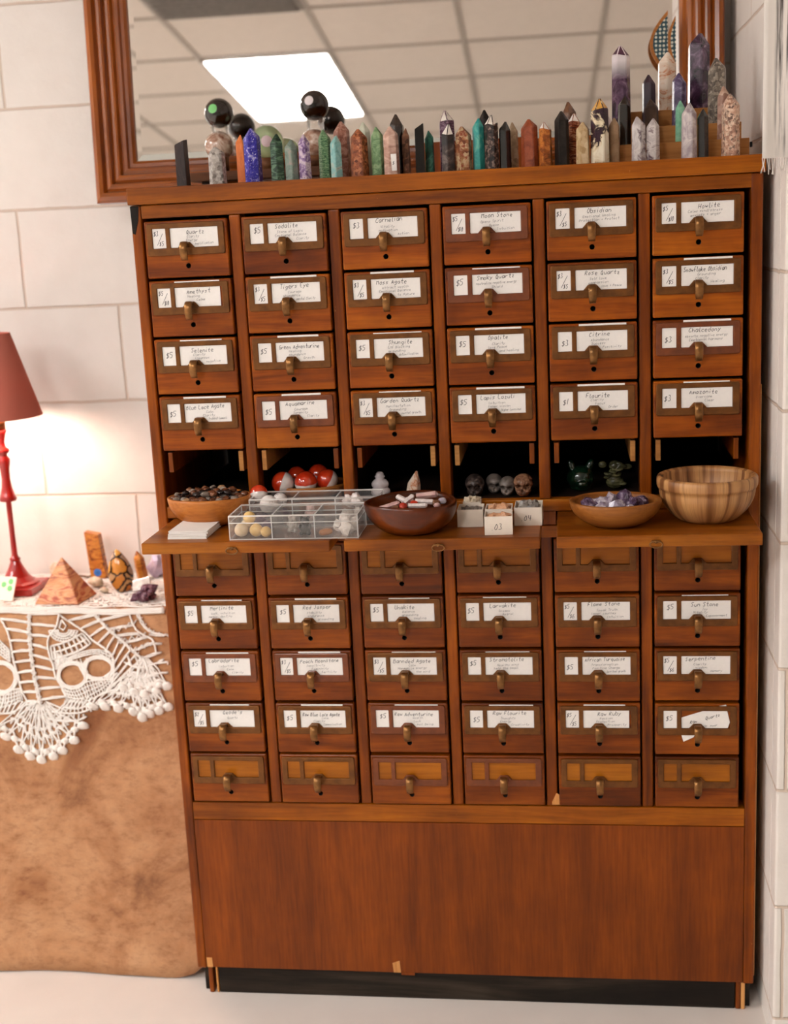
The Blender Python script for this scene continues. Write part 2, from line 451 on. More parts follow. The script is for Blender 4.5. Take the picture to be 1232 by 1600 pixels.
def write(bm, s, x, z, h, wd, y, mi, sq=0.8, slope=0.03, clip=None, R=rng):
    u = h/7; cx = x
    for i, ch in enumerate(s):
        if ch in G:
            k = R.uniform(0.9, 1.1); dz = R.uniform(-0.4, 0.4)*u
            for st in G[ch]:
                pts = []
                for (px, pz) in smooth_pts(st):
                    X = cx + (px*sq*k + pz*0.18)*u + R.uniform(-.08, .08)*u; Zq = z + (pz-2)*u*k + dz + (cx-x)*slope + R.uniform(-.08, .08)*u
                    if clip: X = min(max(X, clip[0]), clip[1]); Zq = min(max(Zq, clip[2]), clip[3])
                    pts.append((X, Zq))
                ribbon(bm, pts, wd, y, mi)
        elif ch == '/':
            ribbon(bm, [(cx, z-u), (cx+3.5*u*sq, z+8*u)], wd, y, mi)
        cx += 6.0*u*sq*(0.75 if ch in 'il1., ' else 1.0)
# ------------------------------------------------------------------ the card catalogue cabinet
CAB = thing('card_catalog_cabinet', 'tall orange-brown wooden card catalogue cabinet with six columns of small labelled drawers', 'cabinet', (0, 0, 0))
PX, W, H, PZ = 0.163, 0.1398, 0.0925, 0.09575
LOWZ = -0.5425
CD = 0.43                                            # cabinet depth
def C_(z): return z + Z0
def cpart(name, bm, mat, label=None, parent=CAB, smooth=False):
    o = obj(name, bm, mat, parent, smooth)
    if label: o['label'] = label
    return o
bm = bmesh.new(); box(bm, -0.0225, 0.9855, -0.004, CD, C_(0.0268), C_(0.0532), 0.002); cpart('top_board', bm, M_rail)
bm = bmesh.new(); box(bm, -0.003, 0.966, 0.004, 0.05, C_(0.0045), C_(0.0262), 0.0022); cpart('top_rail', bm, M_rail)
for s, (a, c) in (('l', (-0.0212, -0.0035)), ('r', (0.9645, 0.9830))):
    bm = bmesh.new(); box(bm, a, c, 0.003, 0.045, C_(-1.352), C_(0.0262), 0.004, 3); cpart('stile', bm, M_stile)
    a2, c2 = (a+0.001, a+0.0165) if s == 'l' else (c-0.0165, c-0.001)
    bm = bmesh.new(); box(bm, a2, c2, 0.0455, CD, C_(-1.39), C_(0.0262), 0.001); cpart('side_panel', bm, M_stile)
bm = bmesh.new(); box(bm, 0.9835, 0.9865, 0.02, CD, C_(-1.345), C_(-0.30), 0.0005); cpart('edge_strip', bm, M_bare, 'thin pale plywood edge')
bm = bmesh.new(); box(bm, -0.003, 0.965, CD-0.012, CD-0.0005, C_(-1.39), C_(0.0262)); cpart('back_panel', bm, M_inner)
# partitions / dividers between columns
for c in range(1, 6):
    xm = c*PX - (PX-W)/2
    bm = bmesh.new(); box(bm, xm-0.0092, xm+0.0092, 0.006, 0.045, C_(-0.4765), C_(0.0043), 0.003, 3); cpart('divider', bm, M_stile)
    bm = bmesh.new(); box(bm, xm-0.0092, xm+0.0092, 0.006, 0.045, C_(-1.0205), C_(-0.5205), 0.003, 3); cpart('divider', bm, M_stile)
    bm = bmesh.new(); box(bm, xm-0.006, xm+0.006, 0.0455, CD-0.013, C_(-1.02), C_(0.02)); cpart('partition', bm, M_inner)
# bay floor, its front rail and the rail under the pull-out shelves
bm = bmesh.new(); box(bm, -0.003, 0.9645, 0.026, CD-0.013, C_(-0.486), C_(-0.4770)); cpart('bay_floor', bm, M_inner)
bm = bmesh.new(); box(bm, -0.0035, 0.9645, 0.005, 0.0255, C_(-0.4968), C_(-0.4768), 0.0015); cpart('rail', bm, M_rail)
bm = bmesh.new(); box(bm, -0.0035, 0.9645, 0.005, 0.045, C_(-0.5415), C_(-0.5210), 0.0015); cpart('rail', bm, M_rail)
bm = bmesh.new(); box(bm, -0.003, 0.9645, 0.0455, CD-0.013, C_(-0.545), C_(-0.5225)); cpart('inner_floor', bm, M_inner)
for xa, xb in ((0.3105, 0.3295), (0.636, 0.6575)):
    bm = bmesh.new(); box(bm, xa, xb, 0.008, 0.045, C_(-0.5205), C_(-0.4972), 0.001); cpart('divider', bm, M_stile)
# small wooden runner blocks hanging in the top corners of the open bays
for c in range(6):
    for s in (0, 1):
        x0 = c*PX + (0.0045 if s == 0 else W-0.0125)
        bm = bmesh.new(); box(bm, x0, x0+0.008, 0.012, 0.20, C_(-0.418), C_(-0.384), 0.001); cpart('drawer_runner', bm, M_riser if (c+s) % 2 else M_stile)
# base
bm = bmesh.new(); box(bm, -0.0034, 0.9644, 0.004, 0.045, C_(-1.0535), C_(-1.0205), 0.0015); cpart('rail', bm, M_rail)
bm = bmesh.new(); box(bm, -0.0034, 0.9644, 0.0035, 0.020, C_(-1.3495), C_(-1.0545), 0.001); cpart('base_panel', bm, M_panel)
bm = bmesh.new(); box(bm, 0.0155, 0.9525, 0.012, 0.035, C_(-1.4063), C_(-1.3500), 0.002); cpart('plinth', bm, M_plinth, 'scuffed black plinth board')
for x0, x1, mm in ((-0.0140, -0.0040, M_plinth), (-0.0035, 0.0050, M_stile), (0.0105, 0.0145, M_bare), (0.9535, 0.9620, M_stile), (0.9625, 0.9695, M_bare), (0.9700, 0.9790, M_plinth)):
    bm = bmesh.new(); box(bm, x0, x1, 0.010 if mm is not M_plinth else 0.02, 0.05, C_(-1.4060), C_(-1.353), 0.002); cpart('foot', bm, mm)
def patch(poly, y, mat, label, name='worn_patch'):
    bm = bmesh.new(); f = bm.faces.new([bm.verts.new((x, y, C_(z))) for x, z in poly])
    r = bmesh.ops.extrude_face_region(bm, geom=[f]); bmesh.ops.translate(bm, vec=(0, 0.0012, 0), verts=[v for v in r['geom'] if isinstance(v, bmesh.types.BMVert)])
    bmesh.ops.recalc_face_normals(bm, faces=bm.faces); cpart(name, bm, mat, label)
patch([(0.3455, -1.3305), (0.3585, -1.3255), (0.3600, -1.3490), (0.3470, -1.3490)], 0.0028, M_bare, 'pale chip in the veneer')
patch([(-0.0025, -1.3300), (0.0080, -1.3300), (0.0085, -1.3490), (-0.0015, -1.3490)], 0.0028, M_bare, 'pale chip at the corner')
patch([(0.3605, -1.3485), (0.3850, -1.3485), (0.3850, -1.3535), (0.3605, -1.3535)], 0.0024, M_panel, 'loose veneer flap', 'veneer_flap')
patch([(-0.0205, 0.0250), (-0.0060, 0.0250), (-0.0085, 0.0020), (-0.0150, -0.0200), (-0.0195, -0.0180)], 0.0022, M_plinth, 'dark chipped corner')
patch([(0.6400, -1.0130), (0.6480, -0.9960), (0.6530, -1.0000), (0.6560, -1.0180), (0.6400, -1.0180)], 0.0052, M_bare, 'pale chip in the divider')

# --- the drawer: front with a screw hole, label holder, hooked pull
def drawer_front(windows):
    bm = bmesh.new(); box(bm, 0.0006, W-0.0006, 0.0, 0.022, -H+0.0006, -0.0006, 0.0032, 4)
    o = obj('drawer_front_form', bm, M_front)
    cb = bmesh.new(); bmesh.ops.create_cone(cb, cap_ends=True, segments=20, radius1=0.0042, radius2=0.0042, depth=0.03)
    cb.transform(Matrix.Translation((0.0706, 0.003, -0.0735)) @ Matrix.Rotation(math.pi/2, 4, 'X'))
    co = obj('cutter', cb, M_black)
    m = o.modifiers.new('b', 'BOOLEAN'); m.object = co; m.operation = 'DIFFERENCE'; m.solver = 'EXACT'
    dg = bpy.context.evaluated_depsgraph_get(); dg.update()
    me = bpy.data.meshes.new_from_object(o.evaluated_get(dg)); me.name = 'drawer_front'
    bpy.data.objects.remove(o); bpy.data.objects.remove(co)
    bm = bmesh.new(); bm.from_mesh(me)
    for f in bm.faces:
        c = f.calc_center_median()
        f.material_index = 1 if math.hypot(c.x-0.0706, c.z+0.0735) < 0.0044 and c.y > 0.0001 else 0
    # drawer box behind the front
    box(bm, 0.004, W-0.004, 0.0225, 0.36, -H+0.004, -0.012, 0, 2, 2)
    if windows:
        box(bm, 0.0135, 0.0375, -0.0003, 0.001, -0.0455, -0.0115, 0, 2, 3); box(bm, 0.043, 0.125, -0.0003, 0.001, -0.0450, -0.0115, 0, 2, 3)
    bm.to_mesh(me); bm.free()
    idx = [f.material_index for f in me.polygons]
    me.materials.clear()
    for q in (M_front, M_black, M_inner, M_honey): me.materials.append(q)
    for f, k in zip(me.polygons, idx): f.material_index = k
    return me
F_plain, F_win = drawer_front(False), drawer_front(True)
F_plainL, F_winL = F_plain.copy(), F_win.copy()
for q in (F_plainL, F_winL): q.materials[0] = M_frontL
def holder_mesh():
    xs = [0.005, 0.0145, 0.0365, 0.044, 0.124, 0.1345]; zs = [-0.0045, -0.0125, -0.0440, -0.0560]
    bm = bmesh.new(); V = {}
    for i, x in enumerate(xs):
        for j, z in enumerate(zs): V[i, j] = bm.verts.new((x, -0.0034, z))
    fs = []
    for i in range(5):
        for j in range(3):
            if (i, j) in ((1, 1), (3, 1)): continue
            fs.append(bm.faces.new((V[i, j], V[i+1, j], V[i+1, j+1], V[i, j+1])))
    r = bmesh.ops.extrude_face_region(bm, geom=fs)
    bmesh.ops.translate(bm, vec=(0, 0.0033, 0), verts=[v for v in r['geom'] if isinstance(v, bmesh.types.BMVert)])
    ce = [e for e in bm.edges if all(abs(v.co.x-x_) < 1e-6 for v in e.verts for x_ in (e.verts[0].co.x,)) and abs(e.verts[0].co.y-e.verts[1].co.y) > 0.001
          and min(abs(e.verts[0].co.x-xs[0]), abs(e.verts[0].co.x-xs[-1])) < 1e-6 and min(abs(e.verts[0].co.z-zs[0]), abs(e.verts[0].co.z-zs[-1])) < 1e-6]
    bmesh.ops.bevel(bm, geom=ce, offset=0.0034, segments=4, affect='EDGES', profile=0.5)
    # wedge that carries the pull, rising into the big window
    w_ = [(0.0555, -0.0445), (0.0635, -0.0355), (0.0765, -0.0355), (0.0845, -0.0445)]
    t = bmesh.new(); f = t.faces.new([t.verts.new((x, -0.0042, z)) for x, z in w_])
    r = bmesh.ops.extrude_face_region(t, geom=[f]); bmesh.ops.translate(t, vec=(0, 0.0034, 0), verts=[v for v in r['geom'] if isinstance(v, bmesh.types.BMVert)])
    merge(bm, t); bmesh.ops.recalc_face_normals(bm, faces=bm.faces)
    o = obj('label_holder_form', bm, M_holder)
    bake(o, [('BEVEL', dict(width=0.0011, segments=2, limit_method='ANGLE', angle_limit=0.6))])
    me = o.data; bpy.data.objects.remove(o); me.name = 'label_holder'
    for f in me.polygons: f.use_smooth = False
    return me
HOLD = holder_mesh(); HOLD2 = HOLD.copy(); HOLD2.materials[0] = M_holder2
def pull_mesh():
    path = [(-0.0044, -0.0425, .0062), (-0.009, -0.0370, .0064), (-0.0150, -0.0345, .0068), (-0.0200, -0.0368, .0072), (-0.0232, -0.0425, .0074), (-0.0236, -0.0500, .0074),
            (-0.0220, -0.0570, .0070), (-0.0190, -0.0620, .0064), (-0.0160, -0.0640, .0056)]
    bm = bmesh.new(); rows = []
    for y, z, hw in path:
        row = []
        for k in range(7):
            u = (k-3)/3.0
            row.append(bm.verts.new((0.070 + u*hw*0.86, y + 0.0016*u*u, z - 0.0004*u*u)))
        rows.append(row)
    for A, B in zip(rows, rows[1:]):
        for k in range(6): bm.faces.new((A[k], A[k+1], B[k+1], B[k]))
    bmesh.ops.recalc_face_normals(bm, faces=bm.faces)
    o = obj('pull_form', bm, M_brass)
    bake(o, [('SOLIDIFY', dict(thickness=0.0024, offset=0)), ('SUBSURF', dict(levels=2))])
    me = o.data; bpy.data.objects.remove(o); me.name = 'pull'
    for f in me.polygons: f.use_smooth = True
    return me
PULL = pull_mesh()
for _m in (F_plain, F_win, F_plainL, F_winL, HOLD, HOLD2, PULL): _m.use_fake_user = False

def price_card(price, R, dz):
    bm = bmesh.new(); box(bm, 0.0140, 0.0370, -0.0013, -0.0006, -0.0438 + dz, -0.0127, 0, 2, 0)
    clip = (0.0150, 0.0360, -0.0435, -0.0130)
    y = -0.00150
    if '/' in price:
        a, b_ = price.split('/')
        write(bm, a, 0.0160, -0.0240, 0.0068, 0.00075, y, 1, 0.72, 0.1, clip, R)
        ribbon(bm, [(0.0215, -0.0390), (0.0315, -0.0205)], 0.00070, y, 1)
        write(bm, b_, 0.0245, -0.0400, 0.0066, 0.00075, y, 1, 0.66 if len(b_) < 3 else 0.5, 0.05, clip, R)
    else:
        write(bm, price, 0.0185+R.uniform(-.002, .002), -0.0310+R.uniform(-.004, .004), 0.0085, 0.00080, y, 1, 0.8, 0.08, clip, R)
    return bm
def name_card(lines, R, stick, x1=0.1235):
    bm = bmesh.new(); box(bm, 0.0435, x1, -0.0013, -0.0006, -0.0440, -0.0127, 0, 2, 0)
    y = -0.00150; clip = (0.0450, 0.1225, -0.0432, -0.0131)
    if stick: box(bm, 0.0450+R.uniform(-.002, .004), 0.1200+R.uniform(-.006, .003), -0.0013, -0.0006, -0.0042, -0.0012 - (1-stick)*0.0022, 0, 2, 0)
    t = lines[0]; h = 0.0068; sq = 0.88
    wd = width_of(t, h, sq)
    if wd > 0.070: sq *= 0.070/wd; wd = 0.070
    x = 0.0450 + (0.0775-wd)*(0.35 + R.uniform(-0.15, 0.3))
    write(bm, t, x, -0.0222 + R.uniform(-.0012, .0022), h, 0.00072, y, 1, sq, R.uniform(0.0, 0.05), clip, R)
    for i, l in enumerate(lines[1:]):
        h2 = 0.0040; s2 = 0.95; wd = width_of(l, h2, s2)
        z = -0.0288 - i*0.0058
        xl = 0.050 if i < 2 else 0.084
        mx = 0.118 - xl
        if wd > mx: s2 *= mx/wd; wd = mx
        write(bm, l, xl + (mx-wd)*R.uniform(0.3, 0.6), z, h2, 0.00038, y, 2, s2, 0.03, clip, R)
    return bm
CARDS = {
 (0, 0): ('$3/$5', 0, ['Quartz', 'Clarity', 'Energy', 'Amplification']),
 (1, 0): ('$5', 0, ['Sodalite', 'Stone of Logic', 'Emotional Balance', 'Clarity']),
 (2, 0): ('$3', 0, ['Carnelian', 'Vitality', 'Motivation', 'Action']),
 (3, 0): ('$5/$10', 0, ['Moon Stone', 'Opens Spirit', 'Opens', 'Intuition']),
 (4, 0): ('$3/$5', 0, ['Obsidian', 'Emotional Healing', 'Protection + Protect']),
 (5, 0): ('$5/$10', 0, ['Howlite', 'Calms mind/stress', 'anxiety + anger']),
 (0, 1): ('$5/$10', .5, ['Amethyst', 'Healing', 'Calms']),
 (1, 1): ('$3/$5', 1, ['Tigers Eye', 'Courage', 'Abundance', 'mental Clarity']),
 (2, 1): ('$3/$5', 1, ['Moss Agate', 'Attract wealth', 'Emotional Balance', 'to Nature']),
 (3, 1): ('$5', .5, ['Smoky Quartz', 'neutralize negative energy', 'Shield']),
 (4, 1): ('$3/$5', 0, ['Rose Quartz', 'Self love', 'compassion', 'love + Peace']),
 (5, 1): ('$3/$5', 1, ['Snowflake Obsidian', 'Grounding', 'Clarity', 'Healing']),
 (0, 2): ('$5', .5, ['Selenite', 'Clarity', 'Cleanses', 'negative']),
 (1, 2): ('$5', 1, ['Green Adventurine', 'Healing', 'Abundance', 'Growth']),
 (2, 2): ('$5', .3, ['Shungite', 'EMF Blocking', 'grounding', 'detoxification']),
 (3, 2): ('$5', 1, ['Opalite', 'Clarity', 'love Peace', 'and healing']),
 (4, 2): ('$3', 1, ['Citrine', 'Abundance', 'Success', 'Positivity']),
 (5, 2): ('$3', 1, ['Chalcedony', 'Absorbs negative energy', 'Emotional harmony']),
 (0, 3): ('$5', 1, ['Blue Lace Agate', 'Calm', 'Clarity', 'Truthfull Communic']),
 (1, 3): ('$5', 1, ['Aquamarine', 'Courage', 'Serenity', 'Clarity']),
 (2, 3): ('$3/$5', .4, ['Garden Quartz', 'Manifestation', 'Grounding', 'mental growth']),
 (3, 3): ('$5', 1, ['Lapis Lazuli', 'Intuition', 'Inner vision', 'Higher Conscious']),
 (4, 3): ('$1', 1, ['Flourite', 'Clarity', 'Focus', 'Order']),
 (5, 3): ('$3', .5, ['Amazonite', 'Overcome', 'Clear']),
 (0, 11): ('$5', .3, ['Merlinite', 'luck, intuition', 'magic, destiny']),
 (1, 11): ('$5', 1, ['Red Jasper', 'stability', 'endurance', 'grounding']),
 (2, 11): ('$5', .3, ['Unakite', 'Balance', 'grounding', 'Healing']),
 (3, 11): ('$5', .4, ['Larvakite', 'Dreams', 'Astral']),
 (4, 11): ('$5/$6', 0, ['Flame Stone', 'Speak Truth', 'Inner journey', 'Intuition']),
 (5, 11): ('$5', .3, ['Sun Stone', 'Joy', 'Vitality', 'Empowerment']),
 (0, 12): ('$5', .6, ['Labradorite', 'Intuition', 'Calm', 'Clarity']),
 (1, 12): ('$3/$5', .8, ['Peach Moonstone', 'Sensitivity', 'Femininity', 'fertility']),
 (2, 12): ('$3/$5', .3, ['Bannded Agate', 'Calm', 'Harmonize energy', 'the mind']),
 (3, 12): ('$5', .2, ['Stromatolite', 'Healthy mind', 'help the small']),
 (4, 12): ('$5', .3, ['African Turquoise', 'Transformation', 'Positive Change', 'Spiritual growth']),
 (5, 12): ('$5/$6', 0, ['Serpentine', 'Clarity', 'wisdom', 'memory']),
 (0, 13): ('$2/$5', .6, ["Geode's", 'Quartz']),
 (1, 13): ('$5', .8, ['Raw Blue Lace Agate', 'Calm', 'Clarity', 'Communication']),
 (2, 13): ('$5', .4, ['Raw Adventurine', 'Wealth', 'Luck', 'Well Being']),
 (3, 13): ('$5', .4, ['Raw Flourite', 'Thoughts', 'Energy', 'Creativity']),
 (4, 13): ('$5/$5', .5, ['Raw Ruby', 'Passion', 'Protection', 'Prosperity']),
 (5, 13): ('$5', 0, ['Raw Quartz', 'Clarity', 'Power']),
}
for r in (0, 1, 2, 3, 10, 11, 12, 13, 14):
    for c in range(6):
        R = random.Random(c*31 + r*7 + 5)
        up = r < 10
        z = C_(-r*PZ if up else LOWZ - (r-10)*PZ)
        has = (c, r) in CARDS
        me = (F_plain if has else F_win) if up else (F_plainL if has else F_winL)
        d = bpy.data.objects.new('drawer', me); COL.objects.link(d); d.parent = CAB
        d.location = (c*PX, R.uniform(-0.0010, 0.0018), z)
        d['label'] = ('drawer with the card reading %s' % CARDS[c, r][2][0]) if has else 'drawer with empty label holder'
        red = (c, r) in ((2, 13), (3, 14), (2, 14), (1, 3), (5, 2), (3, 0), (1, 12), (0, 12), (3, 1))
        h = bpy.data.objects.new('label_holder', HOLD2 if red else HOLD); COL.objects.link(h); h.parent = d
        p = bpy.data.objects.new('pull', PULL); COL.objects.link(p); p.parent = d
        if has:
            price, stick, lines = CARDS[c, r]
            o1 = obj('price_card', price_card(price, R, 0.0012 if (c, r) == (2, 2) else 0), [M_card, M_ink], d)
            tilt = (c, r) == (5, 13)
            x1 = 0.1205 if (c, r) == (4, 13) else (0.1205 if (c, r) == (0, 1) else 0.1235)
            if tilt:      # the loose card stands askew and pokes out below the holder
                bm = bmesh.new()
                def poly(pts, mi=0, y=-0.0013):
                    f = bm.faces.new([bm.verts.new((a, y, b_)) for a, b_ in pts]); f.material_index = mi
                    q = bmesh.ops.extrude_face_region(bm, geom=[f]); bmesh.ops.translate(bm, vec=(0, 0.0006, 0), verts=[v for v in q['geom'] if isinstance(v, bmesh.types.BMVert)])
                poly([(0.0440, -0.0250), (0.0790, -0.0135), (0.1190, -0.0135), (0.1235, -0.0330), (0.1200, -0.0435), (0.0445, -0.0435)])
                poly([(0.0440, -0.0562), (0.0660, -0.0562), (0.0640, -0.0600), (0.0475, -0.0680)])
                poly([(0.1060, -0.0044), (0.1180, -0.0044), (0.1170, -0.0020)])
                write(bm, 'Raw', 0.058, -0.0360, 0.0060, 0.0007, -0.0015, 1, 0.8, 0.28, None, R)
                write(bm, 'Quartz', 0.083, -0.0285, 0.0060, 0.0007, -0.0015, 1, 0.8, 0.28, None, R)
                write(bm, 'Power', 0.091, -0.0415, 0.0036, 0.0004, -0.0015, 2, 0.8, 0.2, (0.045, 0.122, -0.043, -0.014), R)
                write(bm, 'ity', 0.080, -0.0415, 0.0036, 0.0004, -0.0015, 2, 0.8, 0.2, (0.045, 0.122, -0.043, -0.014), R)
                obj('name_card', bm, [M_card, M_ink, M_ink2], d)
            else:
                obj('name_card', name_card(lines, R, stick, x1), [M_card, M_ink, M_ink2], d)
# --- pull-out writing shelves
SZ = -0.4985
for (xa, xb) in ((0.0052, 0.3090), (0.3315, 0.6345), (0.6595, 0.9640)):
    bm = bmesh.new(); box(bm, xa, xb, -0.167, 0.30, C_(SZ-0.0185), C_(SZ), 0.0025, 3)
    s = cpart('pull_out_shelf', bm, M_slide)
    xm = (xa+xb)/2 - 0.004
    bm = bmesh.new(); bmesh.ops.create_uvsphere(bm, u_segments=14, v_segments=8, radius=0.0028, matrix=Matrix.Translation((xm, -0.1695, C_(SZ-0.0095))))
    box(bm, xm-0.0075, xm+0.0075, -0.1688, -0.1672, C_(SZ-0.0115), C_(SZ-0.0080), 0.0006)
    pts = [(xm + 0.0095*math.cos(a), -0.1705-0.001*math.sin(a), C_(SZ-0.0135) + 0.0055*math.sin(a)) for a in [math.pi*2*k/20 for k in range(20)]]
    tube(bm, pts, 0.0011, 6, True)
    obj('ring_pull', bm, M_brass, s)

# ------------------------------------------------------------------ the leaning mirror
MT, MYAW = math.radians(4.15), math.radians(0.6)
MW, MH, FW = 1.218, 0.98, 0.080
mir = thing('framed_mirror', 'large mirror in a ridged reddish-brown wooden frame, leaning on the wall above the cabinet', 'mirror',
            (0.3700, 0.485, C_(0.0445)), rot=(-MT, 0, MYAW))
prof = [(0, 0), (0, .026), (.004, .033), (.012, .037), (.020, .035), (.024, .027), (.028, .030), (.034, .031), (.038, .030), (.041, .022), (.046, .025),
        (.052, .026), (.056, .025), (.059, .017), (.064, .018), (.070, .017), (.073, .011), (.080, .011), (.086, .006), (.086, 0)]
def mitre(name, p0, p1, inn, mat):
    """moulding between outer corners p0,p1 (x,z), inn = inward directions at both ends"""
    bm = bmesh.new(); A, B = [], []
    for w_, h_ in [(a_*0.93, c_) for a_, c_ in prof]:
        A.append(bm.verts.new((p0[0]+inn[0][0]*w_, -h_, p0[1]+inn[0][1]*w_))); B.append(bm.verts.new((p1[0]+inn[1][0]*w_, -h_, p1[1]+inn[1][1]*w_)))
    n = len(prof)
    for i in range(n): bm.faces.new((A[i], B[i], B[(i+1) % n], A[(i+1) % n]))
    bm.faces.new(A); bm.faces.new(B[::-1]); bmesh.ops.recalc_face_normals(bm, faces=bm.faces)
    return obj(name, bm, mat, mir)
hw = MW/2
mitre('frame_rail', (-hw, 0), (hw, 0), ((1, 1), (-1, 1)), M_frameH)
mitre('frame_rail', (-hw, MH), (hw, MH), ((1, -1), (-1, -1)), M_frameH)
mitre('frame_rail', (-hw, 0), (-hw, MH), ((1, 1), (1, -1)), M_frame)
mitre('frame_rail', (hw, 0), (hw, MH), ((-1, 1), (-1, -1)), M_frame)
M_mirror, nt, b = new_mat('silvered_glass')
b.inputs['Base Color'].default_value = (0.80, 0.77, 0.74, 1); b.inputs['Metallic'].default_value = 1.0; b.inputs['Roughness'].default_value = 0.015
gi, gb = FW-0.004, FW+0.012
bm = bmesh.new()
o_ = [(-hw+gi, gi), (hw-gi, gi), (hw-gi, MH-gi), (-hw+gi, MH-gi)]; i_ = [(-hw+gb, gb), (hw-gb, gb), (hw-gb, MH-gb), (-hw+gb, MH-gb)]
vo = [bm.verts.new((x, -0.0012, z)) for x, z in o_]; vi = [bm.verts.new((x, -0.0020, z)) for x, z in i_]; vb = [bm.verts.new((x, -0.0004, z)) for x, z in o_]
bm.faces.new(vi)
for k in range(4):
    bm.faces.new((vo[k], vo[(k+1) % 4], vi[(k+1) % 4], vi[k])); bm.faces.new((vb[k], vb[(k+1) % 4], vo[(k+1) % 4], vo[k]))
bm.faces.new(vb[::-1]); bmesh.ops.recalc_face_normals(bm, faces=bm.faces)
obj('mirror_glass', bm, M_mirror, mir)
bm = bmesh.new(); box(bm, -hw+0.004, hw-0.004, 0.0, 0.006, 0.004, MH-0.004); obj('backing_board', bm, M_inner, mir)

# ------------------------------------------------------------------ stones
ST = {}
def S_(k, *a, **kw): ST[k] = stone('stone_' + k, *a, **kw)
S_('tourmaline', [(0.3, '#1c1412'), (0.6, '#352420'), (0.75, '#5a443c')], 'streak', 60)
S_('grey_quartz', [(0.3, '#6e655e'), (0.5, '#a59c94'), (0.7, '#c9c2ba')], 'speck', 90)
S_('orange', [(0.3, '#c8622a'), (0.6, '#e07c3e'), (0.75, '#eb9a62')], 'streak', 40)
S_('sodalite', [(0.38, '#2a2480'), (0.52, '#3a349c'), (0.60, '#6a64bc'), (0.70, '#e4dfe4')], 'cloud', 85, speck='#dcd8e6')
S_('malachite', [(0.3, '#16241c'), (0.48, '#2c4a36'), (0.58, '#5c7c60'), (0.7, '#1c3024')], 'band', 35)
S_('greygreen', [(0.3, '#4c5c52'), (0.55, '#7c8c80'), (0.7, '#9c8c82')], 'cloud', 70)
S_('lepidolite', [(0.35, '#52345c'), (0.48, '#8c709a'), (0.6, '#d2c0c8'), (0.72, '#6a4a70')], 'cloud', 90)
S_('zoisite', [(0.3, '#1e3424'), (0.5, '#4e7450'), (0.62, '#8aa67c'), (0.72, '#2a4430')], 'band', 45, dist=2.5)
S_('amazonite', [(0.3, '#5c8078'), (0.48, '#7eb0ac'), (0.6, '#a4b4a8'), (0.72, '#8a7a6c')], 'cloud', 60)
S_('pinkbrown', [(0.3, '#6a3e30'), (0.5, '#a06a58'), (0.62, '#c89c8c'), (0.75, '#7c4c3c')], 'cloud', 90)
S_('redspeck', [(0.3, '#5a2a16'), (0.5, '#94502c'), (0.62, '#b87048'), (0.75, '#6c3820')], 'speck', 90)
S_('palegreen', [(0.3, '#b4b8a0'), (0.6, '#cfcfbc'), (0.75, '#dedccc')], 'cloud', 30)
S_('greenspeck', [(0.3, '#3e5638'), (0.48, '#6c8a60'), (0.6, '#92ac80'), (0.72, '#3a4c34')], 'cloud', 80)
S_('pinkagate', [(0.3, '#a07868'), (0.5, '#c29c8c'), (0.62, '#d8b8a8'), (0.75, '#b08878')], 'band', 22)
S_('smoky', [(0.3, '#120c08'), (0.55, '#2c1c12'), (0.75, '#4a3222')], 'cloud', 30, rough=0.06, coat=0.8)
S_('brownslim', [(0.3, '#4c2e20'), (0.6, '#865a42'), (0.75, '#a47c60')], 'speck', 70)
S_('obsidian', [(0.3, '#0c0908'), (0.7, '#1c1512'), (0.8, '#30241e')], 'cloud', 40, rough=0.06, coat=0.9)
S_('teal', [(0.3, '#1c4438'), (0.5, '#2f6e5c'), (0.6, '#5a9480'), (0.72, '#1a2c24')], 'cloud', 50)
S_('amethystband', [(0.35, '#2e1622'), (0.5, '#5a3048'), (0.6, '#8c6c7c'), (0.75, '#3a1c2c')], 'band', 40, dist=2.0)
S_('darkvein', [(0.4, '#1a1210'), (0.55, '#3c2c26'), (0.66, '#6c5c56'), (0.75, '#2c201c')], 'cloud', 55)
S_('rhyolite', [(0.3, '#6c3c28'), (0.46, '#a8704c'), (0.56, '#c8b08c'), (0.66, '#8a3c28'), (0.76, '#a48458')], 'speck', 70)
S_('turquoise', [(0.3, '#1e7c78'), (0.52, '#3a9c94'), (0.64, '#6cb4a0'), (0.75, '#a8946c')], 'cloud', 50)
S_('blackspeck', [(0.3, '#1a1412'), (0.52, '#3c2c26'), (0.6, '#8c7468'), (0.68, '#2c201c')], 'speck', 90)
S_('beige', [(0.3, '#a08468'), (0.6, '#c4a888'), (0.75, '#d8c4a8')], 'speck', 60)
S_('redbrown', [(0.3, '#6e2c14'), (0.55, '#94482a'), (0.75, '#a85c3c')], 'cloud', 70)
S_('orangebrown', [(0.3, '#4c2008'), (0.5, '#a0561e'), (0.62, '#c87c38'), (0.72, '#6c3410')], 'cloud', 90)
S_('blackflint', [(0.35, '#16110f'), (0.6, '#2c2420'), (0.75, '#50403a')], 'cloud', 60)
S_('smokybrown', [(0.3, '#3c2014'), (0.55, '#7c5034'), (0.75, '#b08c68')], 'cloud', 40, rough=0.06, coat=0.8)
S_('redjasper', [(0.35, '#4c1c0c'), (0.5, '#90401c'), (0.6, '#c4926c'), (0.7, '#6c2c14')], 'band', 28, dist=2)
S_('cream', [(0.3, '#b49468'), (0.55, '#ccb088'), (0.75, '#dcc8a4')], 'speck', 60)
S_('zebra', [(0.44, '#ece2cc'), (0.50, '#dccaa8'), (0.535, '#2c1820'), (0.70, '#4a2c3c')], 'cloud', 26)
S_('tan', [(0.3, '#8a6a4c'), (0.6, '#ac8c6c'), (0.75, '#c4a888')], 'cloud', 50)
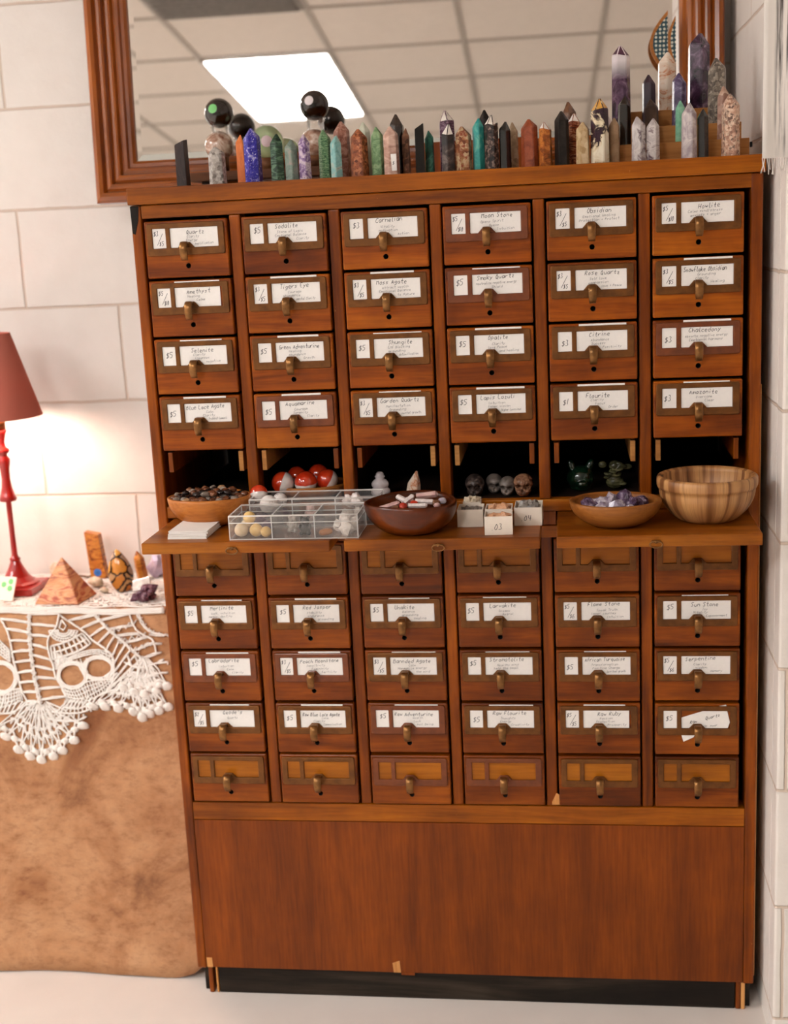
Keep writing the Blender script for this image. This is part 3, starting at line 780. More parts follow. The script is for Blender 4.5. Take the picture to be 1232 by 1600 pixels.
S_('amethyst', [(0.35, '#20101c'), (0.50, '#40283c'), (0.62, '#6c5068'), (0.74, '#ac9ca4')], 'cloud', 45, rough=0.08, coat=0.8)
S_('dendrite', [(0.42, '#b8aeac'), (0.52, '#d0c8c4'), (0.60, '#9a8c8c'), (0.66, '#5c444c')], 'cloud', 50)
S_('darkpurple', [(0.3, '#1e141c'), (0.6, '#382630'), (0.75, '#4e3a44')], 'cloud', 40)
S_('darkbrown', [(0.3, '#2c1e18'), (0.6, '#4c382c'), (0.75, '#6c5444')], 'cloud', 50)
S_('flame', [(0.42, '#e8d8c8'), (0.52, '#e0c4ac'), (0.57, '#c4703c'), (0.63, '#e4cdb8')], 'vein', 28)
S_('lilac', [(0.3, '#342440'), (0.5, '#5c4a6c'), (0.62, '#9488a0'), (0.75, '#40304c')], 'cloud', 60)
S_('granite', [(0.3, '#4c443c'), (0.5, '#7c7064'), (0.62, '#a89c8c'), (0.72, '#5c5048')], 'speck', 80)
S_('mint', [(0.3, '#5c9c7c'), (0.55, '#8cc4a4'), (0.75, '#b4dcc4')], 'cloud', 40)
S_('greypink', [(0.38, '#9c8c90'), (0.52, '#c0b4b4'), (0.64, '#d8cec8'), (0.74, '#8a707c')], 'cloud', 60)
S_('pinkslim', [(0.3, '#8a5c4c'), (0.6, '#b08c78'), (0.75, '#c8ac98')], 'speck', 60)
S_('pinkgranite', [(0.3, '#8a6454'), (0.46, '#c49880'), (0.56, '#e0c4ac'), (0.68, '#705448')], 'speck', 100)
ST['tower'] = ST['amethyst'].copy(); nt = ST['tower'].node_tree; b = nt.nodes['Principled BSDF']
src = b.inputs['Base Color'].links[0].from_socket; tc = nt.nodes.new('ShaderNodeTexCoord'); sp = nt.nodes.new('ShaderNodeSeparateXYZ'); nt.links.new(tc.outputs['Object'], sp.inputs[0])
r = ramp(nt, [(0.58, (0, 0, 0, 1)), (0.80, (1, 1, 1, 1))]); mr = nt.nodes.new('ShaderNodeMapRange'); mr.inputs[2].default_value = 0.134; nt.links.new(sp.outputs[2], mr.inputs[0]); nt.links.new(mr.outputs[0], r.inputs[0])
nt.links.new(mixc(nt, r.outputs[0], src, srgb('#e4dadc')), b.inputs['Base Color'])
TOPZ = C_(0.0533)
def crystal(name, label, x, y, z, w_, h, mat, sides=6, tip=0.2, taper=0.94, slant=False, seed=0, tipmat=None, cat='crystal point', group=None, depth=None, lean=0.0):
    R = random.Random(seed); bm = bmesh.new(); n = 4 if slant else sides; w_ *= 1.06
    r = w_/2 / (1.0 if n == 6 else 0.98); d = depth or 1.0; off = R.uniform(-0.25, 0.25) + (math.pi/4 if n == 4 else 0)
    rings = []
    ang = [off + 2*math.pi*i/n + (R.uniform(-0.10, 0.10) if n == 6 else 0) for i in range(n)]
    for zz, k in ((0, 1.0), (h*(1-tip), taper)):
        rings.append([bm.verts.new((r*k*math.cos(a), r*k*math.sin(a)*d, zz + (R.uniform(-0.03, 0.03)*h if zz and not slant else 0))) for a in ang])
    for i in range(n): bm.faces.new((rings[0][i], rings[0][(i+1) % n], rings[1][(i+1) % n], rings[1][i]))
    bm.faces.new(rings[0][::-1])
    if slant:
        for v in rings[1]:
            v.co.z = h*(0.86 + 0.14*(v.co.x/(r*0.75))) if v.co.x > 0 else h*0.88
        bm.faces.new(rings[1])
    else:
        ap = bm.verts.new((R.uniform(-0.12, 0.12)*w_, R.uniform(-0.05, 0.05)*w_, h))
        for i in range(n):
            f = bm.faces.new((rings[1][i], rings[1][(i+1) % n], ap))
            if tipmat: f.material_index = 1
    bmesh.ops.recalc_face_normals(bm, faces=bm.faces)
    bmesh.ops.bevel(bm, geom=list(bm.edges), offset=w_*0.035, segments=2, affect='EDGES')
    o = obj(name, bm, [mat] + ([tipmat] if tipmat else []))
    o.location = (x, y, z); o.rotation_euler = (0, lean, R.uniform(-0.4, 0.4) if n == 6 else R.uniform(-0.15, 0.15))
    return tag(o, label, cat, group)
TPALE = stone('stone_pale_tip', [(0.3, '#d8ccc0'), (0.7, '#f0e8e0')], 'cloud', 40)
GRP = 'polished stone points on top of the cabinet'
B1, B2, B3 = TOPZ+0.0285, TOPZ+0.057, TOPZ+0.0855
ROW = [
 (0.0623, .040, TOPZ, .0231, .0753, 'tourmaline', 'narrow black stone point with a slanted top, first from the left on the cabinet', dict(slant=True)),
 (0.1207, .040, TOPZ, .0280, .0616, 'grey_quartz', 'stubby speckled grey quartz point in front of the left glass jar ball', {}),
 (0.1587, .050, TOPZ, .0170, .0783, 'orange', 'plain bright orange stone point beside the blue one', dict(sides=4)),
 (0.1821, .035, TOPZ, .0280, .0876, 'sodalite', 'royal blue and white speckled stone point', {}),
 (0.2210, .040, TOPZ, .0232, .0768, 'malachite', 'very dark green banded point right of the pale green glass ball', {}),
 (0.2443, .040, TOPZ, .0221, .0655, 'greygreen', 'short grey-green point between dark green and purple points', {}),
 (0.2662, .040, TOPZ, .0210, .0732, 'lepidolite', 'rounded purple and white mottled point', {}),
 (0.2986, .050, TOPZ, .0210, .0799, 'zoisite', 'green point with diagonal dark stripes', {}),
 (0.3195, .032, TOPZ, .0200, .0679, 'amazonite', 'pale blue-green point with brown patches', {}),
 (0.3225, .078, TOPZ, .0270, .0933, 'pinkbrown', 'tall pinkish brown point behind the pale blue-green one', {}),
 (0.3563, .038, TOPZ, .0285, .0766, 'redspeck', 'broad rusty red speckled point left of the pale green one', {}),
 (0.3590, .082, TOPZ, .0220, .0906, 'palegreen', 'pale milky green point standing behind the rusty red one', {}),
 (0.3861, .037, TOPZ, .0200, .0779, 'greenspeck', 'moss green point with dark speckles', {}),
 (0.4088, .034, TOPZ, .0245, .0775, 'pinkagate', 'pale pink banded point with a small white price tag', {}),
 (0.4142, .076, TOPZ, .0240, .0995, 'smoky', 'tall glossy smoky black point behind the pink tagged point', {}),
 (0.4294, .062, TOPZ, .0125, .0749, 'brownslim', 'slim brown point squeezed beside the tall smoky one', {}),
 (0.4534, .042, TOPZ, .0195, .0782, 'obsidian', 'black four-sided point with a slanted top, mid cabinet', dict(slant=True)),
 (0.4668, .066, TOPZ, .0145, .0691, 'teal', 'slim dark teal green point behind the slanted black one', {}),
 (0.4940, .088, TOPZ, .0270, .1018, 'amethystband', 'tall dark purple banded point with a white tip', dict(tipmat=1)),
 (0.4995, .037, TOPZ, .0215, .0762, 'darkvein', 'dark veined point with a white sliver at its tip', dict(tipmat=1, tip=.26)),
 (0.5240, .040, TOPZ, .0262, .0713, 'rhyolite', 'red, tan and cream patterned point left of the turquoise one', {}),
 (0.5472, .045, TOPZ, .0190, .0824, 'turquoise', 'bright turquoise blue point', {}),
 (0.5688, .035, TOPZ, .0220, .0857, 'blackspeck', 'black point with white flecks and a pale tip, right of turquoise', dict(tipmat=1)),
 (0.5560, .092, TOPZ, .0215, .0989, 'blackflint', 'black point rising behind the turquoise and flecked points', {}),
 (0.5894, .045, TOPZ, .0192, .0747, 'obsidian', 'plain glossy black point beside the flecked black one', {}),
 (0.6010, .080, TOPZ, .0164, .0757, 'beige', 'thin beige point behind the plain glossy black one', {}),
 (0.6283, .040, TOPZ, .0268, .0759, 'redbrown', 'solid red-brown jasper coloured point', {}),
 (0.6534, .035, TOPZ, .0200, .0693, 'orangebrown', 'orange and dark brown mottled point', dict(tipmat=1)),
 (0.6789, .035, TOPZ, .0225, .0851, 'blackflint', 'matt black point right of the orange and brown one', {}),
 (0.6920, .097, TOPZ, .0240, .1040, 'smokybrown', 'translucent brown point high behind the matt black one', {}),
 (0.6992, .066, TOPZ, .0230, .0825, 'redjasper', 'red-brown banded point with white tip behind the cream one', dict(tipmat=1)),
 (0.7113, .035, TOPZ, .0212, .0663, 'cream', 'short cream coloured sandy point', {}),
 (0.7377, .035, TOPZ, .0280, .1007, 'zebra', 'large cream point with black-purple blotches and amber tip', dict(tipmat=2)),
 (0.7607, .052, TOPZ, .0180, .0709, 'tan', 'slim tan point right of the black-blotched cream one', {}),
 (0.7764, .155, B2, .0299, .1339, 'tower', 'tall purple amethyst tower with clear white shoulder, left end of the steps', dict(tipmat=3, tip=.14)),
 (0.7787, .105, B1, .0203, .0789, 'smoky', 'slender dark smoky point in front of the tall amethyst tower', {}),
 (0.7975, .035, TOPZ, .0215, .0695, 'dendrite', 'white and grey point with a dark band, left of a twin pair', {}),
 (0.8193, .035, TOPZ, .0205, .0654, 'dendrite', 'white and grey point with dark blotches, right of a twin pair', {}),
 (0.8210, .155, B2, .0226, .0857, 'darkpurple', 'almost black purple point on the middle step', {}),
 (0.8218, .105, B1, .0221, .0720, 'darkbrown', 'dark brown point on the lowest step behind the white twins', {}),
 (0.8530, .200, B3, .0303, .0958, 'flame', 'white point with orange veins on the top step below the leaf ornament', {}),
 (0.8697, .155, B2, .0235, .0857, 'lilac', 'lilac amethyst point on the middle step', {}),
 (0.9051, .200, B3, .0363, .1224, 'amethyst', 'tallest deep purple amethyst tower, top step on the right', dict(tip=.16)),
 (0.9296, .155, B2, .0294, .1055, 'granite', 'grey-brown granite-like point beside the right wall', {}),
 (0.8669, .103, B1, .0160, .0663, 'mint', 'small mint green point on the lowest step', {}),
 (0.8745, .035, TOPZ, .0235, .0859, 'greypink', 'greyish pink point in front of the mint green one', {}),
 (0.8958, .042, TOPZ, .0175, .0756, 'obsidian', 'plain black point right of the greyish pink one', {}),
 (0.9341, .105, B1, .0208, .0846, 'pinkslim', 'slim pinkish brown point behind the pink granite one', {}),
 (0.9370, .035, TOPZ, .0275, .0957, 'pinkgranite', 'large pinkish cream granite-like point, last on the right', {}),
]
TAMB = stone('stone_amber_tip', [(0.3, '#c88a34'), (0.7, '#e0b060')], 'cloud', 40)
TPUR = stone('stone_purple_tip', [(0.3, '#3c1c30'), (0.7, '#6a4054')], 'cloud', 40)
for i, (x, y, z, w_, h, mk, lab, kw) in enumerate(ROW):
    kw = dict(kw); tm = kw.pop('tipmat', None)
    if tm: kw['tipmat'] = {1: TPALE, 2: TAMB, 3: TPUR}[tm]
    o = crystal('crystal_point', lab, x, y, z, w_, h, ST[mk], seed=i+3, group=GRP, **kw)
    if i == 13:
        bm = bmesh.new(); box(bm, -0.0048, 0.0048, -0.0006, 0.0, 0.006, 0.032)
        write(bm, '$', -0.002, 0.016, 0.005, 0.0006, -0.0008, 1)
        g = obj('price_tag', bm, [M_card, M_ink], o); g.location = (0.0, -0.0118, 0); g.rotation_euler = (0, 0, -o.rotation_euler.z)
# the stepped display stand on the right, the plank and the low block in the middle
t = thing('display_steps', 'light wooden three-step display stand at the right end of the cabinet top', 'display stand', (0, 0, 0))
for nm, x0, x1, y0, y1, z1 in (('step', 0.770, 0.9705, 0.072, 0.1255, B1), ('step', 0.776, 0.965, 0.126, 0.1755, B2), ('step', 0.782, 0.9345, 0.176, 0.232, B3)):
    bm = bmesh.new(); box(bm, x0, x1, y0, y1, TOPZ, z1, 0.0012); obj(nm, bm, M_riser, t)
bm = bmesh.new(); box(bm, 0.9708, 0.9745, 0.066, 0.074, TOPZ+0.014, TOPZ+0.022, 0.001); obj('peg', bm, M_black, t)
t = thing('low_plank_shelf', 'dark weathered plank on small feet behind the left stone points', 'shelf', (0, 0, 0))
bm = bmesh.new(); box(bm, -0.016, 0.300, 0.350, 0.425, C_(0.0735), C_(0.0900), 0.0015); obj('plank', bm, M_plank, t)
for x in (0.005, 0.255):
    bm = bmesh.new(); box(bm, x, x+0.025, 0.357, 0.418, TOPZ, C_(0.0733)); obj('foot', bm, M_inner, t)
bm = bmesh.new(); box(bm, 0.430, 0.612, 0.33, 0.42, TOPZ, C_(0.119), 0.0015)
tag(obj('wooden_display_block', bm, M_stile), 'brown wooden block behind the middle stone points', 'display block')

# balls, jars, pale green ball on the plank
M_blackglass = stone('black_polished', [(0.35, '#120b08'), (0.6, '#22140f'), (0.8, '#3c261c')], 'cloud', 60, rough=0.05, coat=1.0)
M_calcite = stone('pinkish_calcite', [(0.35, '#7c4c38'), (0.5, '#b08c78'), (0.62, '#d8c4b4'), (0.72, '#8a6450')], 'cloud', 45, rough=0.06, coat=0.9)
M_clear = clear_mat('clear_acrylic', 0.035); M_clearrim = clear_mat('acrylic_edge', 0.30)
M_green = stone('pale_green_glass', [(0.3, '#b4d09c'), (0.7, '#d4e4b8')], 'cloud', 25, rough=0.05, trans=0.55, coat=0.6)
M_stickg = plain('green_sticker', srgb('#7cc878'), 0.6); M_stickw = plain('white_sticker', srgb('#ece0e0'), 0.6); M_stickp = plain('pale_pink_sticker', srgb('#d8c0c4'), 0.6)
M_stickb = plain('blue_sticker', srgb('#2c70c0'), 0.6)
PZT = C_(0.0901)
def sphere(name, label, x, y, z, r, mat, cat, group=None, mats=None):
    bm = bmesh.new(); bmesh.ops.create_uvsphere(bm, u_segments=48, v_segments=32, radius=r)
    o = obj(name, bm, mats or mat, None, True); o.location = (x, y, z); tag(o, label, cat, group); return o
def sticker(parent, r, az, el, rad, mat, name='round_sticker'):
    """curved round sticker hugging a ball; az from the camera side (-y) towards +x"""
    bm = bmesh.new(); d = Vector((math.sin(az)*math.cos(el), -math.cos(az)*math.cos(el), math.sin(el)))
    u = d.cross(Vector((0, 0, 1))).normalized(); v = d.cross(u)
    rings = [[bm.verts.new(d*(r+0.0003))]]
    for k in (0.5, 1.0):
        rings.append([bm.verts.new((d*math.cos(k*rad/r) + (u*math.cos(a)+v*math.sin(a))*math.sin(k*rad/r))*(r+0.0003)) for a in [2*math.pi*i/24 for i in range(24)]])
    for i in range(24):
        j = (i+1) % 24; bm.faces.new((rings[0][0], rings[1][i], rings[1][j])); bm.faces.new((rings[1][i], rings[2][i], rings[2][j], rings[1][j]))
    bmesh.ops.recalc_face_normals(bm, faces=bm.faces)
    return obj(name, bm, mat, parent, True)
def ring_stand(x, y, z, r0, r1, h, label):
    P_ = [(r0*0.88, 0), (r0, 0), (r0, 0.002), (r0*0.94, h*0.3), (r0, h*0.42), (r0*0.92, h*0.56), (r1, h*0.7), (r1*0.93, h*0.85), (r1, h), (r1*0.86, h), (r0*0.80, h*0.3), (r0*0.88, 0)]
    bm = lathe(P_, 40); o = obj('clear_ring_stand', bm, M_clear, None, True); o.location = (x, y, z); return tag(o, label, 'stand', 'clear stands under the balls')
for n_, (x, zt, lab1, lab2, lab3, sm) in enumerate(((0.0365, 0.1985, 'black polished stone ball with a green round sticker', 'pinkish brown glassy ball under the left black ball', 'left', M_stickg),
                                (0.2205, 0.202, 'black polished stone ball with a white round sticker', 'pinkish brown glassy ball under the right black ball', 'right', M_stickw))):
    y = 0.400
    r_low = 0.0272; zl = C_(0.139 if n_ == 0 else 0.133)
    bm = lathe([(0.013, 0), (0.016, 0), (0.017, zl - PZT - 0.020), (0.0135, zl - PZT - 0.020), (0.013, 0)], 32)
    o = obj('small_base_ring', bm, M_plank, None, True); o.location = (x-0.004, y, PZT); tag(o, 'small dark ring on the plank under the %s pinkish ball' % lab3, 'stand', 'base rings on the plank')
    sphere('glass_ball', lab2, x-0.004, y, zl, r_low, M_calcite, 'ball', 'pinkish glassy balls')
    s = sphere('black_ball', lab1, x, y, C_(zt), 0.0277, M_blackglass, 'ball', 'black balls in front of the mirror')
    sticker(s, 0.0277, -0.20, 0.26, 0.0088, sm)
    ring_stand(x, y, zl + r_low*0.80, 0.0165, 0.0180, (C_(zt) - 0.0205) - (zl + r_low*0.80), 'clear plastic ring holding up the black ball on the %s' % lab3)
g = sphere('green_glass_ball', 'pale green glass ball with a pink sticker between the two black balls', 0.1255, 0.400, PZT+0.0505, 0.0315, M_green, 'ball')
sticker(g, 0.0315, 0.20, 0.0, 0.0105, M_stickp)
bm = lathe([(0.012, 0), (0.015, 0), (0.014, 0.022), (0.010, 0.022), (0.012, 0)], 32)
o = obj('small_base_ring', bm, M_plank, None, True); o.location = (0.1255, 0.400, PZT); tag(o, 'small dark ring on the plank under the pale green ball', 'stand', 'base rings on the plank')
# half-leaf ornament with dotted teal centre leaning before the mirror
t = thing('leaf_ornament', 'half-leaf ornament with orange border and teal centre dotted white, beside the mirror frame', 'ornament', (0.8765, 0.4740, C_(0.222)), rot=(-0.0724, 0, 0))
def half_leaf(sx, sz, y0, y1, mat, nm):
    bm = bmesh.new(); pts = [(0, 0)]
    for k in range(1, 20):
        u = k/20; pts.append((-sx*math.sin(math.pi*u)**0.95, sz*u))
    pts.append((0, sz))
    f = bm.faces.new([bm.verts.new((x, y0, z)) for x, z in pts])
    r = bmesh.ops.extrude_face_region(bm, geom=[f]); bmesh.ops.translate(bm, vec=(0, y1-y0, 0), verts=[v for v in r['geom'] if isinstance(v, bmesh.types.BMVert)])
    bmesh.ops.recalc_face_normals(bm, faces=bm.faces); return obj(nm, bm, mat, t)
M_dots, nt, b = new_mat('teal_dotted'); mp = coords(nt, (1, 1, 1), rnd=False)
v = nt.nodes.new('ShaderNodeTexVoronoi'); v.voronoi_dimensions = '2D'; v.inputs['Scale'].default_value = 135; v.inputs['Randomness'].default_value = 0.2; mp.inputs['Rotation'].default_value = (-math.pi/2, 0, 0); nt.links.new(mp.outputs[0], v.inputs['Vector'])
rr = ramp(nt, [(0.28, srgb('#d8d8c8')), (0.34, srgb('#1f4650'))]); nt.links.new(v.outputs['Distance'], rr.inputs[0]); nt.links.new(rr.outputs[0], b.inputs['Base Color'])
half_leaf(0.033, 0.116, 0.0, 0.006, plain('orange_glitter', srgb('#c87a2c'), 0.5, 0, 0.5, 300), 'leaf_border')
o = half_leaf(0.0270, 0.098, -0.0015, -0.0002, M_dots, 'leaf_centre'); o.location = (-0.0005, 0, 0.009)
t2 = thing('leaf_ornament', 'narrower half-leaf ornament with orange border, tucked between the larger leaf and mirror frame', 'ornament', (0.8905, 0.4740, C_(0.236)), rot=(-0.0724, 0, 0))
t_keep = t; t = t2
half_leaf(0.0150, 0.092, 0.0, 0.005, bpy.data.materials['orange_glitter'], 'leaf_border'); half_leaf(0.0095, 0.078, -0.0015, -0.0002, M_dots, 'leaf_centre').location = (0, 0, 0.007)
bm = bmesh.new(); box(bm, -0.004, 0.0, 0.0, 0.005, C_(0.139)-C_(0.236), 0.002); obj('stem', bm, M_plank, t)
t = t_keep
bm = bmesh.new(); box(bm, -0.004, 0.0, 0.0, 0.005, C_(0.139)-C_(0.222), 0.003); obj('stem', bm, M_plank, t)

# ------------------------------------------------------------------ on the pull-out shelves
SH = C_(SZ) + 0.0002; BAY = C_(-0.4768)
def bowl(label, x, y, z, rx, ry, h, base, mat, wall=0.005, floor=0.006, wave=0.0, seed=0, band=False, full=0.75, name='wooden_bowl'):
    P_ = []; N = 12
    for k in range(N+1):
        u = k/N; P_.append((base + (1-base)*math.sin(u*math.pi/2)**full, h*(1-math.cos(u*math.pi/2))**0.8 if False else h*u**1.25))
    out = [(1e-7, 0.0)] + [(p[0], p[1]) for p in P_]
    if band: out = [(1e-7, 0.0)] + [(base + (0.955-base)*math.sin(k/10*math.pi/2)**0.85, h*0.74*(k/10)**1.2) for k in range(11)] + [(0.975, h*0.745), (0.995, h*0.80), (1.0, h*0.88), (0.995, h*0.96), (0.975, h*0.995)]
    tw = wall/rx
    rim = [(0.985-tw*0.5, h+0.0012), (1-tw, h-0.001)]
    inn = []
    for k in range(N, -1, -1):
        u = k/N; inn.append((max((base + (1-base)*math.sin(u*math.pi/2)**full)*0.97 - tw, 0.02), max(floor + (h-floor-0.001)*u**1.25, floor)))
    inn.append((1e-7, floor))
    R = random.Random(seed); ph = [R.uniform(0, 6.28) for _ in range(3)]
    def rf(a, zz):
        k = 1 + wave*(math.sin(2*a+ph[0])*0.6 + math.sin(3*a+ph[1])*0.4)*(zz/h)
        return (k*rx, k*ry, wave*0.35*rx*math.sin(2*a+ph[2])*(zz/h)**2)
    bm = lathe(out + rim + inn, 64, rf)
    o = obj(name, bm, mat, None, True); o.location = (x, y, z); return tag(o, label, 'bowl')
M_bowlL = wood('honey_bowl_wood', srgb('#9a5420'), srgb('#bf7434'), srgb('#d08a48'), 'X', fine=0.8, rough=0.35, vary=0.15)
M_bowlD = wood('dark_bowl_wood', srgb('#2a0f04'), srgb('#5a260a'), srgb('#844012'), 'X', fine=0.7, rough=0.3, coat=0.3)
M_bowlR = wood('brown_bowl_wood', srgb('#74421a'), srgb('#9a5e28'), srgb('#b0733a'), 'X', fine=0.8, rough=0.4, vary=0.2)
# acacia strips: segments round the axis
M_acacia, nt, b = new_mat('striped_acacia'); tc = nt.nodes.new('ShaderNodeTexCoord'); sp = nt.nodes.new('ShaderNodeSeparateXYZ'); nt.links.new(tc.outputs['Object'], sp.inputs[0])
at = nt.nodes.new('ShaderNodeMath'); at.operation = 'ARCTAN2'; nt.links.new(sp.outputs[1], at.inputs[0]); nt.links.new(sp.outputs[0], at.inputs[1])
cb = nt.nodes.new('ShaderNodeCombineXYZ'); nt.links.new(at.outputs[0], cb.inputs[0]); nt.links.new(sp.outputs[2], cb.inputs[2])
mp = nt.nodes.new('ShaderNodeMapping'); mp.inputs['Scale'].default_value = (1, 1, 0.6); nt.links.new(cb.outputs[0], mp.inputs[0])
n = noise_n(nt, mp, 3.4, 4, 0.5, 0.3); r = ramp(nt, [(0.34, srgb('#4c2e18')), (0.42, srgb('#8c5a30')), (0.5, srgb('#b98450')), (0.6, srgb('#c8945c')), (0.68, srgb('#7e4e28'))]); nt.links.new(n.outputs[0], r.inputs[0])
mq = nt.nodes.new('ShaderNodeMapping'); mq.inputs['Scale'].default_value = (60, 1, 30); nt.links.new(cb.outputs[0], mq.inputs[0]); n2 = noise_n(nt, mq, 1.0, 3)
r2 = ramp(nt, [(0.3, (0.75, 0.72, 0.7, 1)), (0.6, (1, 1, 1, 1))]); nt.links.new(n2.outputs[0], r2.inputs[0])
nt.links.new(mixc(nt, 1.0, r.outputs[0], r2.outputs[0], 'MULTIPLY'), b.inputs['Base Color']); b.inputs['Roughness'].default_value = 0.45
bowl('honey brown wooden bowl heaped with dark tumbled pebbles, left shelf', 0.0850, -0.036, SH, 0.070, 0.054, 0.048, 0.42, M_bowlL, floor=0.026, wave=0.02, seed=1)
bowl('dark wavy-rimmed wooden bowl holding white and red crystals', 0.4330, -0.112, SH, 0.0755, 0.070, 0.049, 0.45, M_bowlD, floor=0.032, wave=0.06, seed=5)
bowl('small brown wooden bowl of amethyst chunks', 0.7510, -0.093, SH, 0.0705, 0.062, 0.040, 0.40, M_bowlR, floor=0.020, wave=0.015, seed=3)
bowl('large empty striped acacia bowl with a thick rim, right shelf', 0.8930, -0.064, SH, 0.0775, 0.0765, 0.0705, 0.50, M_acacia, wall=0.008, floor=0.008, band=True)
PEB = [('brown', stone('pebble_brown', [(0.3, '#3a1c10'), (0.55, '#74452c'), (0.75, '#a0765a')], 'cloud', 60, rough=0.12)),
       ('black', stone('pebble_black', [(0.3, '#0e0908'), (0.6, '#2a1e1a'), (0.8, '#4c3c36')], 'cloud', 60, rough=0.1)),
       ('grey', stone('pebble_grey', [(0.3, '#54463e'), (0.55, '#8a7c70'), (0.75, '#b8aa9c')], 'cloud', 60, rough=0.15)),
       ('tan', stone('pebble_tan', [(0.3, '#8c6444'), (0.55, '#b08c68'), (0.75, '#ccb090')], 'cloud', 60, rough=0.15))]
R = random.Random(11)
def pebble(name, label, x, y, z, r, mat, seed, cat='stone', group=None, flat=0.75, sub=3, amp=0.25, shade=True, rz=None):
    t = ico(sub, (r, r*R.uniform(0.75, 0.95), r*flat), amp=amp, fr=1.1, seed=seed)
    o = obj(name, t, mat, None, shade); o.location = (x, y, z); o.rotation_euler = (R.uniform(-.2, .2), R.uniform(-.2, .2), R.uniform(0, 6) if rz is None else rz)
    return tag(o, label, cat, group)
for layer, (rr_, zz, stp) in enumerate(((0.062, 0.0390, 0.0146), (0.060, 0.0475, 0.0142), (0.042, 0.0560, 0.0145))):
    ny = int(rr_*0.78/stp/0.87)
    for j in range(-ny, ny+1):
        for i in range(-5, 6):
            x = (i + (0.5 if (j+layer) % 2 else 0))*stp + R.uniform(-.001, .001); y = j*stp*0.87
            if (x/rr_)**2 + (y/(rr_*0.76))**2 > 1: continue
            if layer == 0 and (x/0.045)**2 + (y/0.034)**2 < 1: continue
            k = R.choices([0, 1, 2, 3], [7, 3, 2, 1])[0]
            pebble('tumbled_pebble', 'glossy %s tumbled pebble in the honey brown bowl' % PEB[k][0], 0.085+x, -0.036+y, SH+zz, 0.0074, PEB[k][1], i*7+j*13+layer, 'pebble', 'tumbled pebbles in the honey brown bowl', 0.62)
# amethyst chunks
AME = stone('rough_amethyst', [(0.35, '#2c1c2c'), (0.5, '#5c4860'), (0.62, '#9c8c9c'), (0.72, '#c8bcc0')], 'cloud', 70, rough=0.2)
AMEL = stone('pale_amethyst', [(0.35, '#7c6c80'), (0.5, '#a89ca8'), (0.65, '#d0c8cc')], 'cloud', 60, rough=0.2)
def chunk(name, label, x, y, z, r, mat, seed, cat='crystal', group=None, sx=(1, 1, 1), rz=0):
    t = ico(2, (r*sx[0], r*sx[1], r*sx[2]), amp=0.7, fr=1.3, seed=seed)
    o = obj(name, t, mat); o.location = (x, y, z); o.rotation_euler = (0, 0, rz); return tag(o, label, cat, group)
for i, (x, y, z, r, lt) in enumerate(((-.038, .0, .034, .013, 0), (-.024, .012, .037, .012, 1), (-.020, -.020, .035, .011, 1), (-.008, .004, .040, .014, 1), (.004, -.020, .036, .013, 1),
                                     (.016, .008, .041, .016, 0), (.030, -.006, .038, .014, 0), (.020, -.026, .033, .011, 1), (.038, .014, .036, .012, 0), (-.004, .028, .036, .012, 0))):
    chunk('amethyst_chunk', ('pale' if lt else 'dark purple') + ' amethyst chunk in the small brown bowl', 0.751+x, -0.093+y, SH+z-0.006, r, AMEL if lt else AME, i+2, group='amethyst chunks in the small brown bowl', rz=i)
# white / red crystals in the dark bowl
SEL = stone('selenite', [(0.3, '#cfc2bc'), (0.6, '#e8dcd8'), (0.8, '#f6f0ec')], 'streak', 60, rough=0.25)
PNK = stone('pink_stone', [(0.3, '#b88c88'), (0.6, '#d8b4ac'), (0.8, '#e8d0c8')], 'cloud', 40)
RED = stone('red_stone', [(0.3, '#8c1c10'), (0.6, '#c03820'), (0.8, '#d8603c')], 'cloud', 50)
BRN = stone('brown_stone', [(0.3, '#4c2c1c'), (0.6, '#84583c'), (0.8, '#b08460')], 'cloud', 50)
def stick(label, x, y, z, L, wd, mat, ry, rz, group='crystals in the dark bowl', name='crystal_stick'):
    bm = bmesh.new(); R6 = 6; r = wd/2
    ring = [[bm.verts.new((xx, r*k*math.cos(math.pi/3*i), r*k*0.8*math.sin(math.pi/3*i))) for i in range(R6)] for xx, k in ((-L/2, 0.9), (L/2*0.8, 1.0), (L/2, 0.5))]
    for A, B in zip(ring, ring[1:]):
        for i in range(R6): bm.faces.new((A[i], A[(i+1) % R6], B[(i+1) % R6], B[i]))
    bm.faces.new(ring[0][::-1]); bm.faces.new(ring[-1]); bmesh.ops.recalc_face_normals(bm, faces=bm.faces)
    o = obj(name, bm, mat); o.location = (x, y, z); o.rotation_euler = (0, ry, rz); return tag(o, label, 'crystal', group)
bx0, by0 = 0.433, -0.112
for (dx, dy, dz, L, wd, m, ry, rz, lab) in ((-.030, -.016, .032, .034, .011, PNK, -.25, .15, 'long pinkish white shard on the left of the dark bowl'),
    (-.012, .004, .037, .026, .011, SEL, .35, -.5, 'clear white crystal leaning left in the dark bowl'), (-.004, -.004, .040, .020, .009, SEL, -.5, .6, 'clear white crystal crossing another in the dark bowl'),
    (.020, .010, .043, .034, .013, PNK, -.08, .05, 'thick pinkish white crystal slab on the right of the dark bowl'), (.018, -.006, .036, .030, .011, SEL, .1, .1, 'white crystal stick under the pinkish slab in the dark bowl'),
    (.010, -.022, .033, .030, .010, SEL, .0, .0, 'white crystal stick lying nearest in the dark bowl')):
    stick(lab, bx0+dx*1.15, by0+dy+0.012, SH+dz+0.010, L, wd, m, ry, rz)
